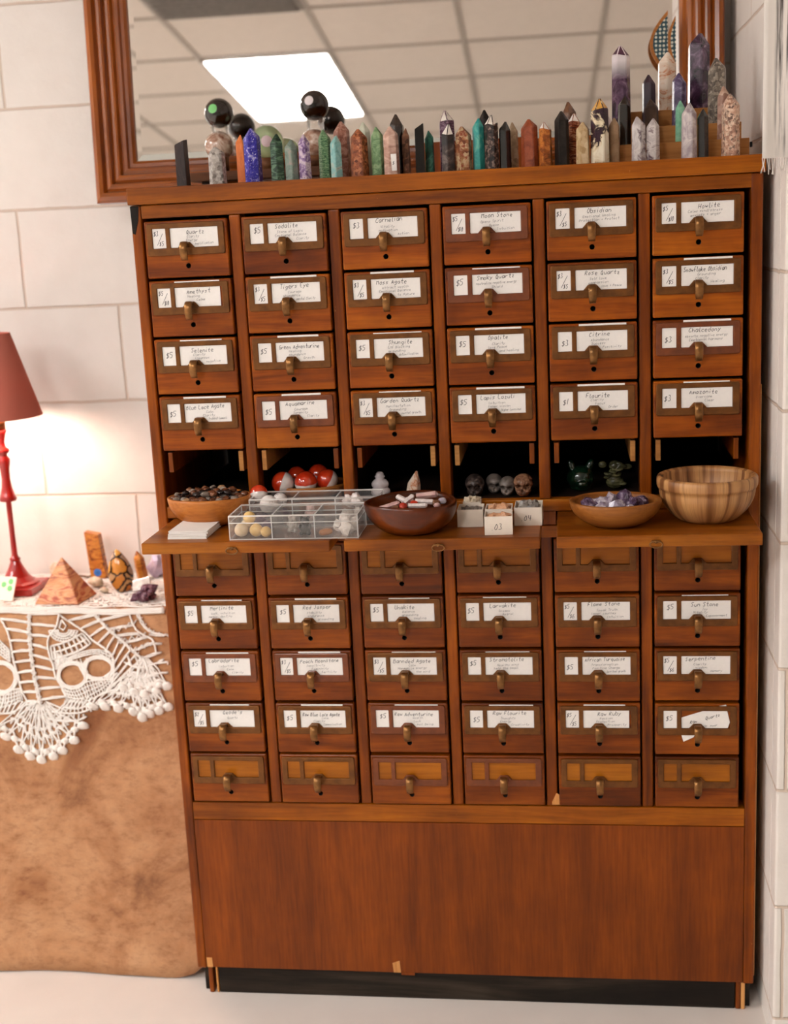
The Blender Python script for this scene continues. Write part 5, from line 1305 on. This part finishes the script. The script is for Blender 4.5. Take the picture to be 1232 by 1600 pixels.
# fan between the two spines
for r_ in (34, 52, 70, 88): th(arc(412, 262, r_*1.05, r_*0.85, 5, 175), 1.0)
for k in range(15):
    a = math.radians(5+170*k/14); th([(412+30*math.cos(a), 262+26*math.sin(a)), (412+92*math.cos(a), 262+75*math.sin(a))], 0.8)
th([(400, 200), (385, 250), (412, 268), (430, 240), (400, 200)], 1.1)
bA = bez([(330, 370), (400, 352), (480, 318), (530, 285)], 8); bB = bez([(345, 455), (430, 430), (520, 395), (590, 350)], 8)
band(bA, bB, 2, 8, 1.3)
bC = bez([(350, 480), (440, 445), (540, 405), (640, 392), (725, 420)], 8); bD = bez([(362, 520), (430, 470), (540, 432), (640, 418), (722, 462)], 8)
band(bC, bD, 2, 16, 0.9); th([(x, y-3) for x, y in bB], 1.2)
for (cx, cy, rx, ry, rt) in ((470, 556, 82, 72, 0), (636, 510, 86, 62, 0)):
    for g_ in (0, 9, 17): th(arc(cx, cy, rx+g_, ry+g_, 0, 345, 26), 1.1, True)
for k in range(7): th([(540+k*30, 640-k*14), (560+k*28, 700-k*22)], 1.0)
for k in range(10): th([(350+k*9, 400+k*4), (372+k*4, 520-k*6)], 0.9)
th([(495, 455), (545, 560), (552, 600)], 1.2); th([(575, 445), (548, 560)], 1.2); th([(520, 450), (548, 520), (560, 445)], 1.0)
bE = bez([(395, 628), (470, 640), (560, 598), (650, 578), (730, 520)], 8); bF = bez([(432, 712), (520, 730), (600, 705), (680, 650), (738, 590)], 8)
band(bE, bF, 4, 20, 0.9)
# second spine and its ladders
spB = spine([(608, 162), (690, 250), (770, 320), (860, 400), (940, 480), (1005, 590)])
lB = bez([(440, 205), (540, 272), (605, 335), (680, 385), (728, 440), (738, 500), (730, 585), (690, 660)], 10); th(lB, 1.3)
ladder(spB, lB, 10, 0.02, 0.72, 0.0, 1.0); th([(440, 205), (520, 180), (608, 165)], 1.2); th([(385, 165), (440, 205)], 1.2)
rB = bez([(835, 160), (870, 250), (930, 300), (985, 330), (1010, 420)], 10); th(rB, 1.2)
ladder(spB, rB, 6, 0.10, 0.72, 0.0, 1.0)
spC = spine([(885, 160), (935, 245), (1000, 285), (1090, 300)])
ladder(bez([(960, 290), (930, 380), (985, 470), (1080, 480)], 8), bez([(1060, 300), (1040, 370), (1050, 440), (1085, 470)], 8), 5)
# lower fans with bobbles
curve([(178, 720), (90, 790), (0, 800), (-60, 790)], 1.3)
for k in range(7): th([(40+k*28, 690+k*8), (5+k*22, 790+k*4)], 1.2)
for k in range(7): th([(440+k*26, 715-k*4), (360+k*34, 800-k*8)], 1.2)
scallop(262, 700, [(-20, 890), (45, 950), (125, 1035), (198, 1078), (270, 1100), (348, 1078), (405, 1042), (480, 975), (538, 880)])
scallop(262, 640, [(60, 830), (150, 880), (262, 900), (370, 870), (470, 820), (545, 790)][1:5], rings=(0.55, 0.8), start=0.3) if False else None
curve([(330, 790), (440, 800), (540, 790), (600, 760)], 1.3); curve([(300, 830), (400, 850), (500, 845), (560, 820)], 1.3); curve([(420, 760), (500, 770), (590, 740)], 1.2)
for k in range(8): th([(330+k*30, 790+k*2), (318+k*32, 838)], 1.1); th([(425+k*22, 715+k*2), (400+k*27, 790)], 1.1)
curve([(590, 770), (620, 700), (700, 660), (760, 640)], 1.3)
scallop(900, 500, [(600, 755), (680, 757), (765, 768), (862, 788), (920, 825), (968, 800), (1028, 782), (1085, 758)])
scallop(935, 420, [(800, 640), (870, 665), (935, 680), (1010, 660), (1080, 625)], rings=(0.35, 0.55, 0.78), start=0.1)
# neighbouring motif cut by the left edge of the view
for g_ in (0, 10, 19): th(arc(8, 572, 92+g_, 88+g_, 0, 345, 26), 1.15, True)
band(bez([(-80, 300), (0, 330), (70, 400)], 8), bez([(-80, 400), (0, 420), (70, 470)], 8), 4, 10, 0.95)
band(bez([(-80, 640), (30, 655), (130, 640)], 8), bez([(-80, 740), (20, 760), (150, 715)], 8), 4, 14, 0.95)
# closer netting between the second spine and the third
for (a, c2, n_) in (((700, 270), (880, 200), 4), ((760, 330), (940, 280), 4), ((840, 390), (990, 330), 4)):
    for k in range(n_): th([(a[0]+(c2[0]-a[0])*k/n_, a[1]+(c2[1]-a[1])*k/n_), (a[0]+(c2[0]-a[0])*(k+.5)/n_, a[1]+(c2[1]-a[1])*(k+.5)/n_+28), (a[0]+(c2[0]-a[0])*(k+1)/n_, a[1]+(c2[1]-a[1])*(k+1)/n_)], 1.1)
for q_ in range(3):
    th([(820+q_*55, 420+q_*14), (850+q_*52, 500+q_*8), (830+q_*52, 575+q_*6), (860+q_*50, 650)], 1.35)
for q_ in range(3):
    curve([(800+q_*12, 470+q_*70), (900, 510+q_*62), (1000, 480+q_*66), (1085, 470+q_*66)], 1.2)
for k in range(9): th([(748+k*10, 520+k*16), (690+k*14, 590+k*13)], 1.2)
# part of the lace that lies flat on the table
for k in range(46):
    x0 = -0.62 + k*0.0135
    if x0 > -0.03: break
    tube(lace, [(x0 + 0.012*math.sin(j*1.7 + k), 0.300 + j*0.0215, TB + 0.0012) for j in range(12)], 0.0019, 5)
for j in range(18):
    tube(lace, [(-0.62 + k*0.0196, 0.300 + j*0.0145 + 0.004*math.sin(k*1.3 + j), TB + 0.0016) for k in range(31)], 0.0020, 5)
for k in range(90): # dense closed stitches
    x0, y0 = LR.uniform(-0.6, -0.05), LR.uniform(0.32, 0.54)
    tube(lace, [(x0 + 0.011*math.cos(a*0.7), y0 + 0.008*math.sin(a*0.7), TB+0.0018) for a in range(9)], 0.0016, 5, True)
M_lace = plain('white_crochet_cotton', srgb('#f0e8e0'), 0.85, 0, 0.05, 200)
tag(obj('lace_doily', lace, M_lace), 'white crochet lace doily hanging scalloped over the edge of the suede-covered table', 'doily')
# ---- red table lamp
LX, LY = -0.479, 0.420
TL = TB + 0.0036
lamp = thing('table_lamp', 'red table lamp with red tapered shade and turned stem, lit, at the left edge', 'lamp', (LX, LY, TL))
M_redm = plain('red_lacquer', srgb('#a81810'), 0.3, 0, 0.15, 30, coat=0.5)
bm = bmesh.new(); box(bm, -0.050, 0.050, -0.050, 0.050, 0, 0.015, 0.003, 3)
merge(bm, lathe([(1e-7, 0.0152), (0.046, 0.0152), (0.044, 0.019), (0.036, 0.022), (0.026, 0.032), (0.018, 0.046), (0.0125, 0.058), (0.0095, 0.066), (1e-7, 0.066)], 4 if False else 40))
obj('base', bm, M_redm, lamp, False)
P_ = [(1e-7, 0.066), (0.0105, 0.066), (0.0115, 0.070), (0.008, 0.073), (0.0062, 0.078), (0.0056, 0.13), (0.0058, 0.192), (0.0165, 0.194), (0.0185, 0.198), (0.0150, 0.206), (0.0108, 0.222), (0.0088, 0.240), (0.0100, 0.262), (0.0130, 0.276), (0.0128, 0.283), (0.0085, 0.288), (0.0080, 0.292), (0.0135, 0.297), (0.0130, 0.303), (0.0070, 0.307), (0.0060, 0.318), (0.0100, 0.335), (0.0125, 0.342), (1e-7, 0.343)]
obj('stem', lathe(P_, 32), M_redm, lamp, True)
obj('socket', lathe([(1e-7, 0.3435), (0.011, 0.3435), (0.011, 0.372), (1e-7, 0.372)], 24), M_brass, lamp, True)
M_bulb, nt, b = new_mat('glowing_bulb'); b.inputs['Emission Color'].default_value = LAMP_COL + (1,); b.inputs['Emission Strength'].default_value = LAMP_POWER*12; b.inputs['Base Color'].default_value = (1, .95, .9, 1)
obj('bulb', lathe([(1e-7, 0.3725), (0.012, 0.3725), (0.016, 0.384), (0.027, 0.402), (0.029, 0.416), (0.023, 0.434), (1e-7, 0.443)], 24), M_bulb, lamp, True)
M_shade, nt, b = new_mat('red_fabric_shade'); nt.nodes.remove(b); out = nt.nodes['Material Output']
df = nt.nodes.new('ShaderNodeBsdfDiffuse'); df.inputs[0].default_value = srgb('#c47464'); tr = nt.nodes.new('ShaderNodeBsdfTranslucent'); tr.inputs[0].default_value = srgb('#a82018')
mx = nt.nodes.new('ShaderNodeMixShader'); mx.inputs[0].default_value = 0.06; nt.links.new(df.outputs[0], mx.inputs[1]); nt.links.new(tr.outputs[0], mx.inputs[2]); nt.links.new(mx.outputs[0], out.inputs[0])
bm = lathe([(0.0880, 0.3700), (0.0400, 0.5400), (0.0390, 0.5400), (0.0868, 0.3700), (0.0880, 0.3700)], 64); obj('shade', bm, M_shade, lamp, True)
bm = bmesh.new()
for a in (0, 2.09, 4.19): tube(bm, [(0, 0, 0.530), (0.0392*math.cos(a), 0.0392*math.sin(a), 0.534)], 0.0012)
tube(bm, [(0, 0, 0.4435), (0, 0, 0.538)], 0.0012); obj('shade_carrier', bm, M_brass, lamp)
bm = bmesh.new(); tube(bm, [(LX+0.045, LY+0.052, TL+0.006), (LX+0.07, LY+0.07, TL+0.012), (LX+0.095, LY+0.08, TL+0.010), (LX+0.12, LY+0.09, TL+0.003), (LX+0.13, LY+0.125, TL+0.003)], 0.0022)
tag(obj('lamp_cord', bm, plain('cord_clear_brown', srgb('#7c6650'), 0.4)), 'thin lamp cord curving behind the pyramid on the doily', 'cord')
# ---- minerals on the doily
TO = TB + 0.0038
M_onyx, nt, b = new_mat('banded_onyx'); mp = coords(nt, (1, 1, 4.5), rnd=False, rot=(0.12, 0.22, 0)); n = noise_n(nt, mp, 11, 5, 0.55, 1.2)
r = ramp(nt, [(0.30, srgb('#8c2c10')), (0.40, srgb('#b85020')), (0.455, srgb('#d8a070')), (0.52, srgb('#d08850')), (0.58, srgb('#9c3c1c')), (0.66, srgb('#d8a878'))]); nt.links.new(n.outputs[0], r.inputs[0]); nt.links.new(r.outputs[0], b.inputs['Base Color']); b.inputs['Roughness'].default_value = 0.45
bm = bmesh.new(); q = [bm.verts.new(p) for p in ((-0.049, -0.040, 0), (0.046, -0.046, 0), (0.056, 0.036, 0), (-0.038, 0.044, 0), (0.002, 0.0, 0.090))]
bm.faces.new(q[3::-1]); [bm.faces.new((q[i], q[(i+1) % 4], q[4])) for i in range(4)]; bmesh.ops.recalc_face_normals(bm, faces=bm.faces); bmesh.ops.bevel(bm, geom=list(bm.edges), offset=0.0012, segments=2, affect='EDGES')
o = obj('onyx_pyramid', bm, M_onyx); o.location = (-0.350, 0.352, TO); tag(o, 'orange and cream banded stone pyramid on the doily', 'pyramid')
TEYE = stone('tiger_orange', [(0.32, '#6c3410'), (0.45, '#b06424'), (0.6, '#d08838'), (0.75, '#8c4c1c')], 'band', 18, dist=1.5)
bm = bmesh.new(); box(bm, -0.0175, 0.0175, -0.011, 0.011, 0, 0.104, 0.0015)
for v_ in bm.verts:
    if v_.co.z > 0.05: v_.co.x = v_.co.x*0.88 - 0.008
    if v_.co.z > 0.05 and v_.co.x > 0: v_.co.z -= 0.006
o = obj('orange_slab', bm, TEYE); o.location = (-0.3330, 0.515, TO); tag(o, 'upright orange-brown banded stone slab with a blue sticker by the wall', 'mineral')
bm = lathe([(1e-7, 0), (0.0085, 0), (0.0085, 0.0006), (1e-7, 0.0006)], 28); s_ = obj('price_sticker', bm, M_stickb, o); s_.location = (-0.001, -0.0112, 0.014); s_.rotation_euler = (math.pi/2, 0, 0)
bm = bmesh.new(); write(bm, '12', -0.005, 0.011, 0.006, 0.0008, -0.0121, 0); obj('sticker_ink', bm, M_ink, o)
M_sept, nt, b = new_mat('septarian'); mp = coords(nt, (1, 1, 1), rnd=False); nz_ = noise_n(nt, mp, 30, 3); vm = nt.nodes.new('ShaderNodeVectorMath'); vm.operation = 'MULTIPLY_ADD'; vm.inputs[1].default_value = (0.02, 0.02, 0.02)
nt.links.new(nz_.outputs['Color'], vm.inputs[0]); nt.links.new(mp.outputs[0], vm.inputs[2])
v = nt.nodes.new('ShaderNodeTexVoronoi'); v.feature = 'DISTANCE_TO_EDGE'; v.inputs['Scale'].default_value = 34; nt.links.new(vm.outputs[0], v.inputs['Vector'])
v2 = nt.nodes.new('ShaderNodeTexVoronoi'); v2.inputs['Scale'].default_value = 34; nt.links.new(vm.outputs[0], v2.inputs['Vector']); sc = nt.nodes.new('ShaderNodeSeparateColor'); nt.links.new(v2.outputs['Color'], sc.inputs[0])
rc = ramp(nt, [(0.2, srgb('#c07028')), (0.5, srgb('#d8983c')), (0.75, srgb('#b09078'))]); nt.links.new(sc.outputs[0], rc.inputs[0]); re_ = ramp(nt, [(0.03, (1, 1, 1, 1)), (0.09, (0, 0, 0, 1))]); nt.links.new(v.outputs[0], re_.inputs[0])
nt.links.new(mixc(nt, re_.outputs[0], rc.outputs[0], srgb('#2c1c14')), b.inputs['Base Color']); b.inputs['Roughness'].default_value = 0.12
bm = lathe([(1e-7, 0)] + [(0.0285*math.sin(math.pi*min(1, (0.13+0.87*k/22)))**0.75*(1-0.18*k/22), 0.090*k/22) for k in range(0, 22)] + [(1e-7, 0.090)], 36)
for v_ in bm.verts: v_.co.y *= 0.72
o = obj('septarian_egg', bm, M_sept, None, True); o.location = (-0.243, 0.408, TO); o.rotation_euler = (0, -0.10, 0); tag(o, 'upright egg of orange septarian stone with dark crackle lines', 'mineral')
crystal('orange_crystal', 'orange-brown faceted point standing right of the crackled egg', -0.2300, 0.495, TO, 0.023, 0.066, TEYE, seed=5, tip=0.3, cat='crystal', lean=-0.12)
LIL = stone('faint_lilac', [(0.3, '#b8a4c0'), (0.6, '#d8c8dc'), (0.8, '#ece4ec')], 'cloud', 40, rough=0.2)
chunk('lilac_stone', 'pale lilac stone against the wall beside the cabinet', -0.2050, 0.525, TO+0.020, 0.022, LIL, 8, 'mineral', None, (0.8, 0.8, 1.3))
AMD = stone('dark_amethyst_rock', [(0.35, '#2c1418'), (0.5, '#5c3444'), (0.62, '#94707c'), (0.72, '#c8a890')], 'cloud', 90, rough=0.25)
o = thing('amethyst_cluster', 'dark reddish purple amethyst cluster with glassy white slab, front right on the doily', 'mineral', (-0.1780, 0.335, TO))
t = ico(3, (0.024, 0.017, 0.014), amp=0.8, fr=1.6, seed=4); c_ = obj('rock', t, AMD, o); c_.location = (0.004, 0, 0.013); c_.rotation_euler = (0, -0.35, 0)
bm = bmesh.new(); box(bm, -0.019, 0.019, -0.012, 0.012, -0.003, 0.003, 0.001); c_ = obj('white_slab', bm, CLR, o); c_.location = (-0.004, 0.012, 0.030); c_.rotation_euler = (0.9, -0.25, 0)
pebble('beige_stone', 'flat pale beige stone behind the pyramid', -0.315, 0.440, TO+0.011, 0.018, CRM, 21, 'stone', None, 0.6)
pebble('beige_stone', 'tiny pale stone between pyramid and crackled egg', -0.281, 0.395, TO+0.0055, 0.010, CRM, 22, 'stone', None, 0.5)
chunk('pale_rock', 'pale cream crystal rock behind the lamp base', -0.425, 0.520, TO+0.015, 0.019, CRM, 23, 'mineral', None)
bm = bmesh.new(); box(bm, -0.022, 0.022, -0.001, 0.001, 0, 0.050); card = obj('dotted_card', bm, plain('cream_card', srgb('#ece0d0'), 0.6)); card.location = (-0.478, 0.343, TO); card.rotation_euler = (-0.45, 0, -0.25)
tag(card, 'small cream card with green dots propped before the lamp base', 'card')
for (x, z) in ((0.010, 0.040), (0.010, 0.026), (-0.006, 0.033)):
    bm = lathe([(1e-7, 0), (0.0060, 0), (0.0060, 0.0005), (1e-7, 0.0005)], 20); s_ = obj('green_dot', bm, M_stickg, card); s_.location = (x, -0.0011, z); s_.rotation_euler = (math.pi/2, 0, 0)
# ---- fringed hanging at the right edge
M_hang, nt, b = new_mat('white_hanging_cloth'); mp = coords(nt, (190, 60, 6.0), rnd=False); n = noise_n(nt, mp, 1.0, 5, 0.6)
rs = ramp(nt, [(0.46, (0, 0, 0, 1)), (0.60, (1, 1, 1, 1))]); nt.links.new(n.outputs[0], rs.inputs[0])
tc = nt.nodes.new('ShaderNodeTexCoord'); sp = nt.nodes.new('ShaderNodeSeparateXYZ'); nt.links.new(tc.outputs['Object'], sp.inputs[0])
r1 = nt.nodes.new('ShaderNodeMapRange'); r1.inputs[1].default_value = 0.014; r1.inputs[2].default_value = 0.020; nt.links.new(sp.outputs[0], r1.inputs[0])
r2 = nt.nodes.new('ShaderNodeMapRange'); r2.inputs[1].default_value = 0.006; r2.inputs[2].default_value = 0.040; nt.links.new(sp.outputs[2], r2.inputs[0])
m1 = nt.nodes.new('ShaderNodeMath'); m1.operation = 'MULTIPLY'; nt.links.new(r1.outputs[0], m1.inputs[0]); nt.links.new(r2.outputs[0], m1.inputs[1])
m2 = nt.nodes.new('ShaderNodeMath'); m2.operation = 'MULTIPLY'; nt.links.new(m1.outputs[0], m2.inputs[0]); nt.links.new(rs.outputs[0], m2.inputs[1])
nt.links.new(mixc(nt, m2.outputs[0], srgb('#ece4dc'), srgb('#4c4542')), b.inputs['Base Color']); b.inputs['Roughness'].default_value = 0.9
hang = thing('fringed_hanging', 'white fringed cloth hanging with dark vertical strokes at the right edge', 'wall hanging', (0.9640, -0.112, C_(0.030)))
bm = bmesh.new()
hx = [0.45*i/60 for i in range(61)]
vr = [[bm.verts.new((x, 0.0025*math.sin(x*90) + 0.002*math.sin(x*37), z)) for x in hx] for z in (0.012, 0.2, 0.45, 0.8)]
for A, B in zip(vr, vr[1:]):
    for i in range(60): bm.faces.new((A[i], A[i+1], B[i+1], B[i]))
bmesh.ops.recalc_face_normals(bm, faces=bm.faces); o = obj('cloth', bm, M_hang, hang, True); bake(o, [('SOLIDIFY', dict(thickness=0.0018, offset=0))])
bm = bmesh.new()
for i in range(130):
    x = i*0.45/130; y = 0.0025*math.sin(x*90) + 0.002*math.sin(x*37); L_ = LR.uniform(0.016, 0.024)
    tube(bm, [(x, y, 0.013), (x+LR.uniform(-.002, .002), y+LR.uniform(-.002, .002), 0.013-L_*0.5), (x+LR.uniform(-.004, .004), y+LR.uniform(-.003, .003), 0.013-L_)], 0.0007, 4)
o = obj('fringe', bm, M_lace, hang); o['kind'] = 'stuff'
bm = bmesh.new(); tube(bm, [(-0.02, 0, 0.803), (0.47, 0, 0.803)], 0.006, 12); obj('rod', bm, M_plank, hang)
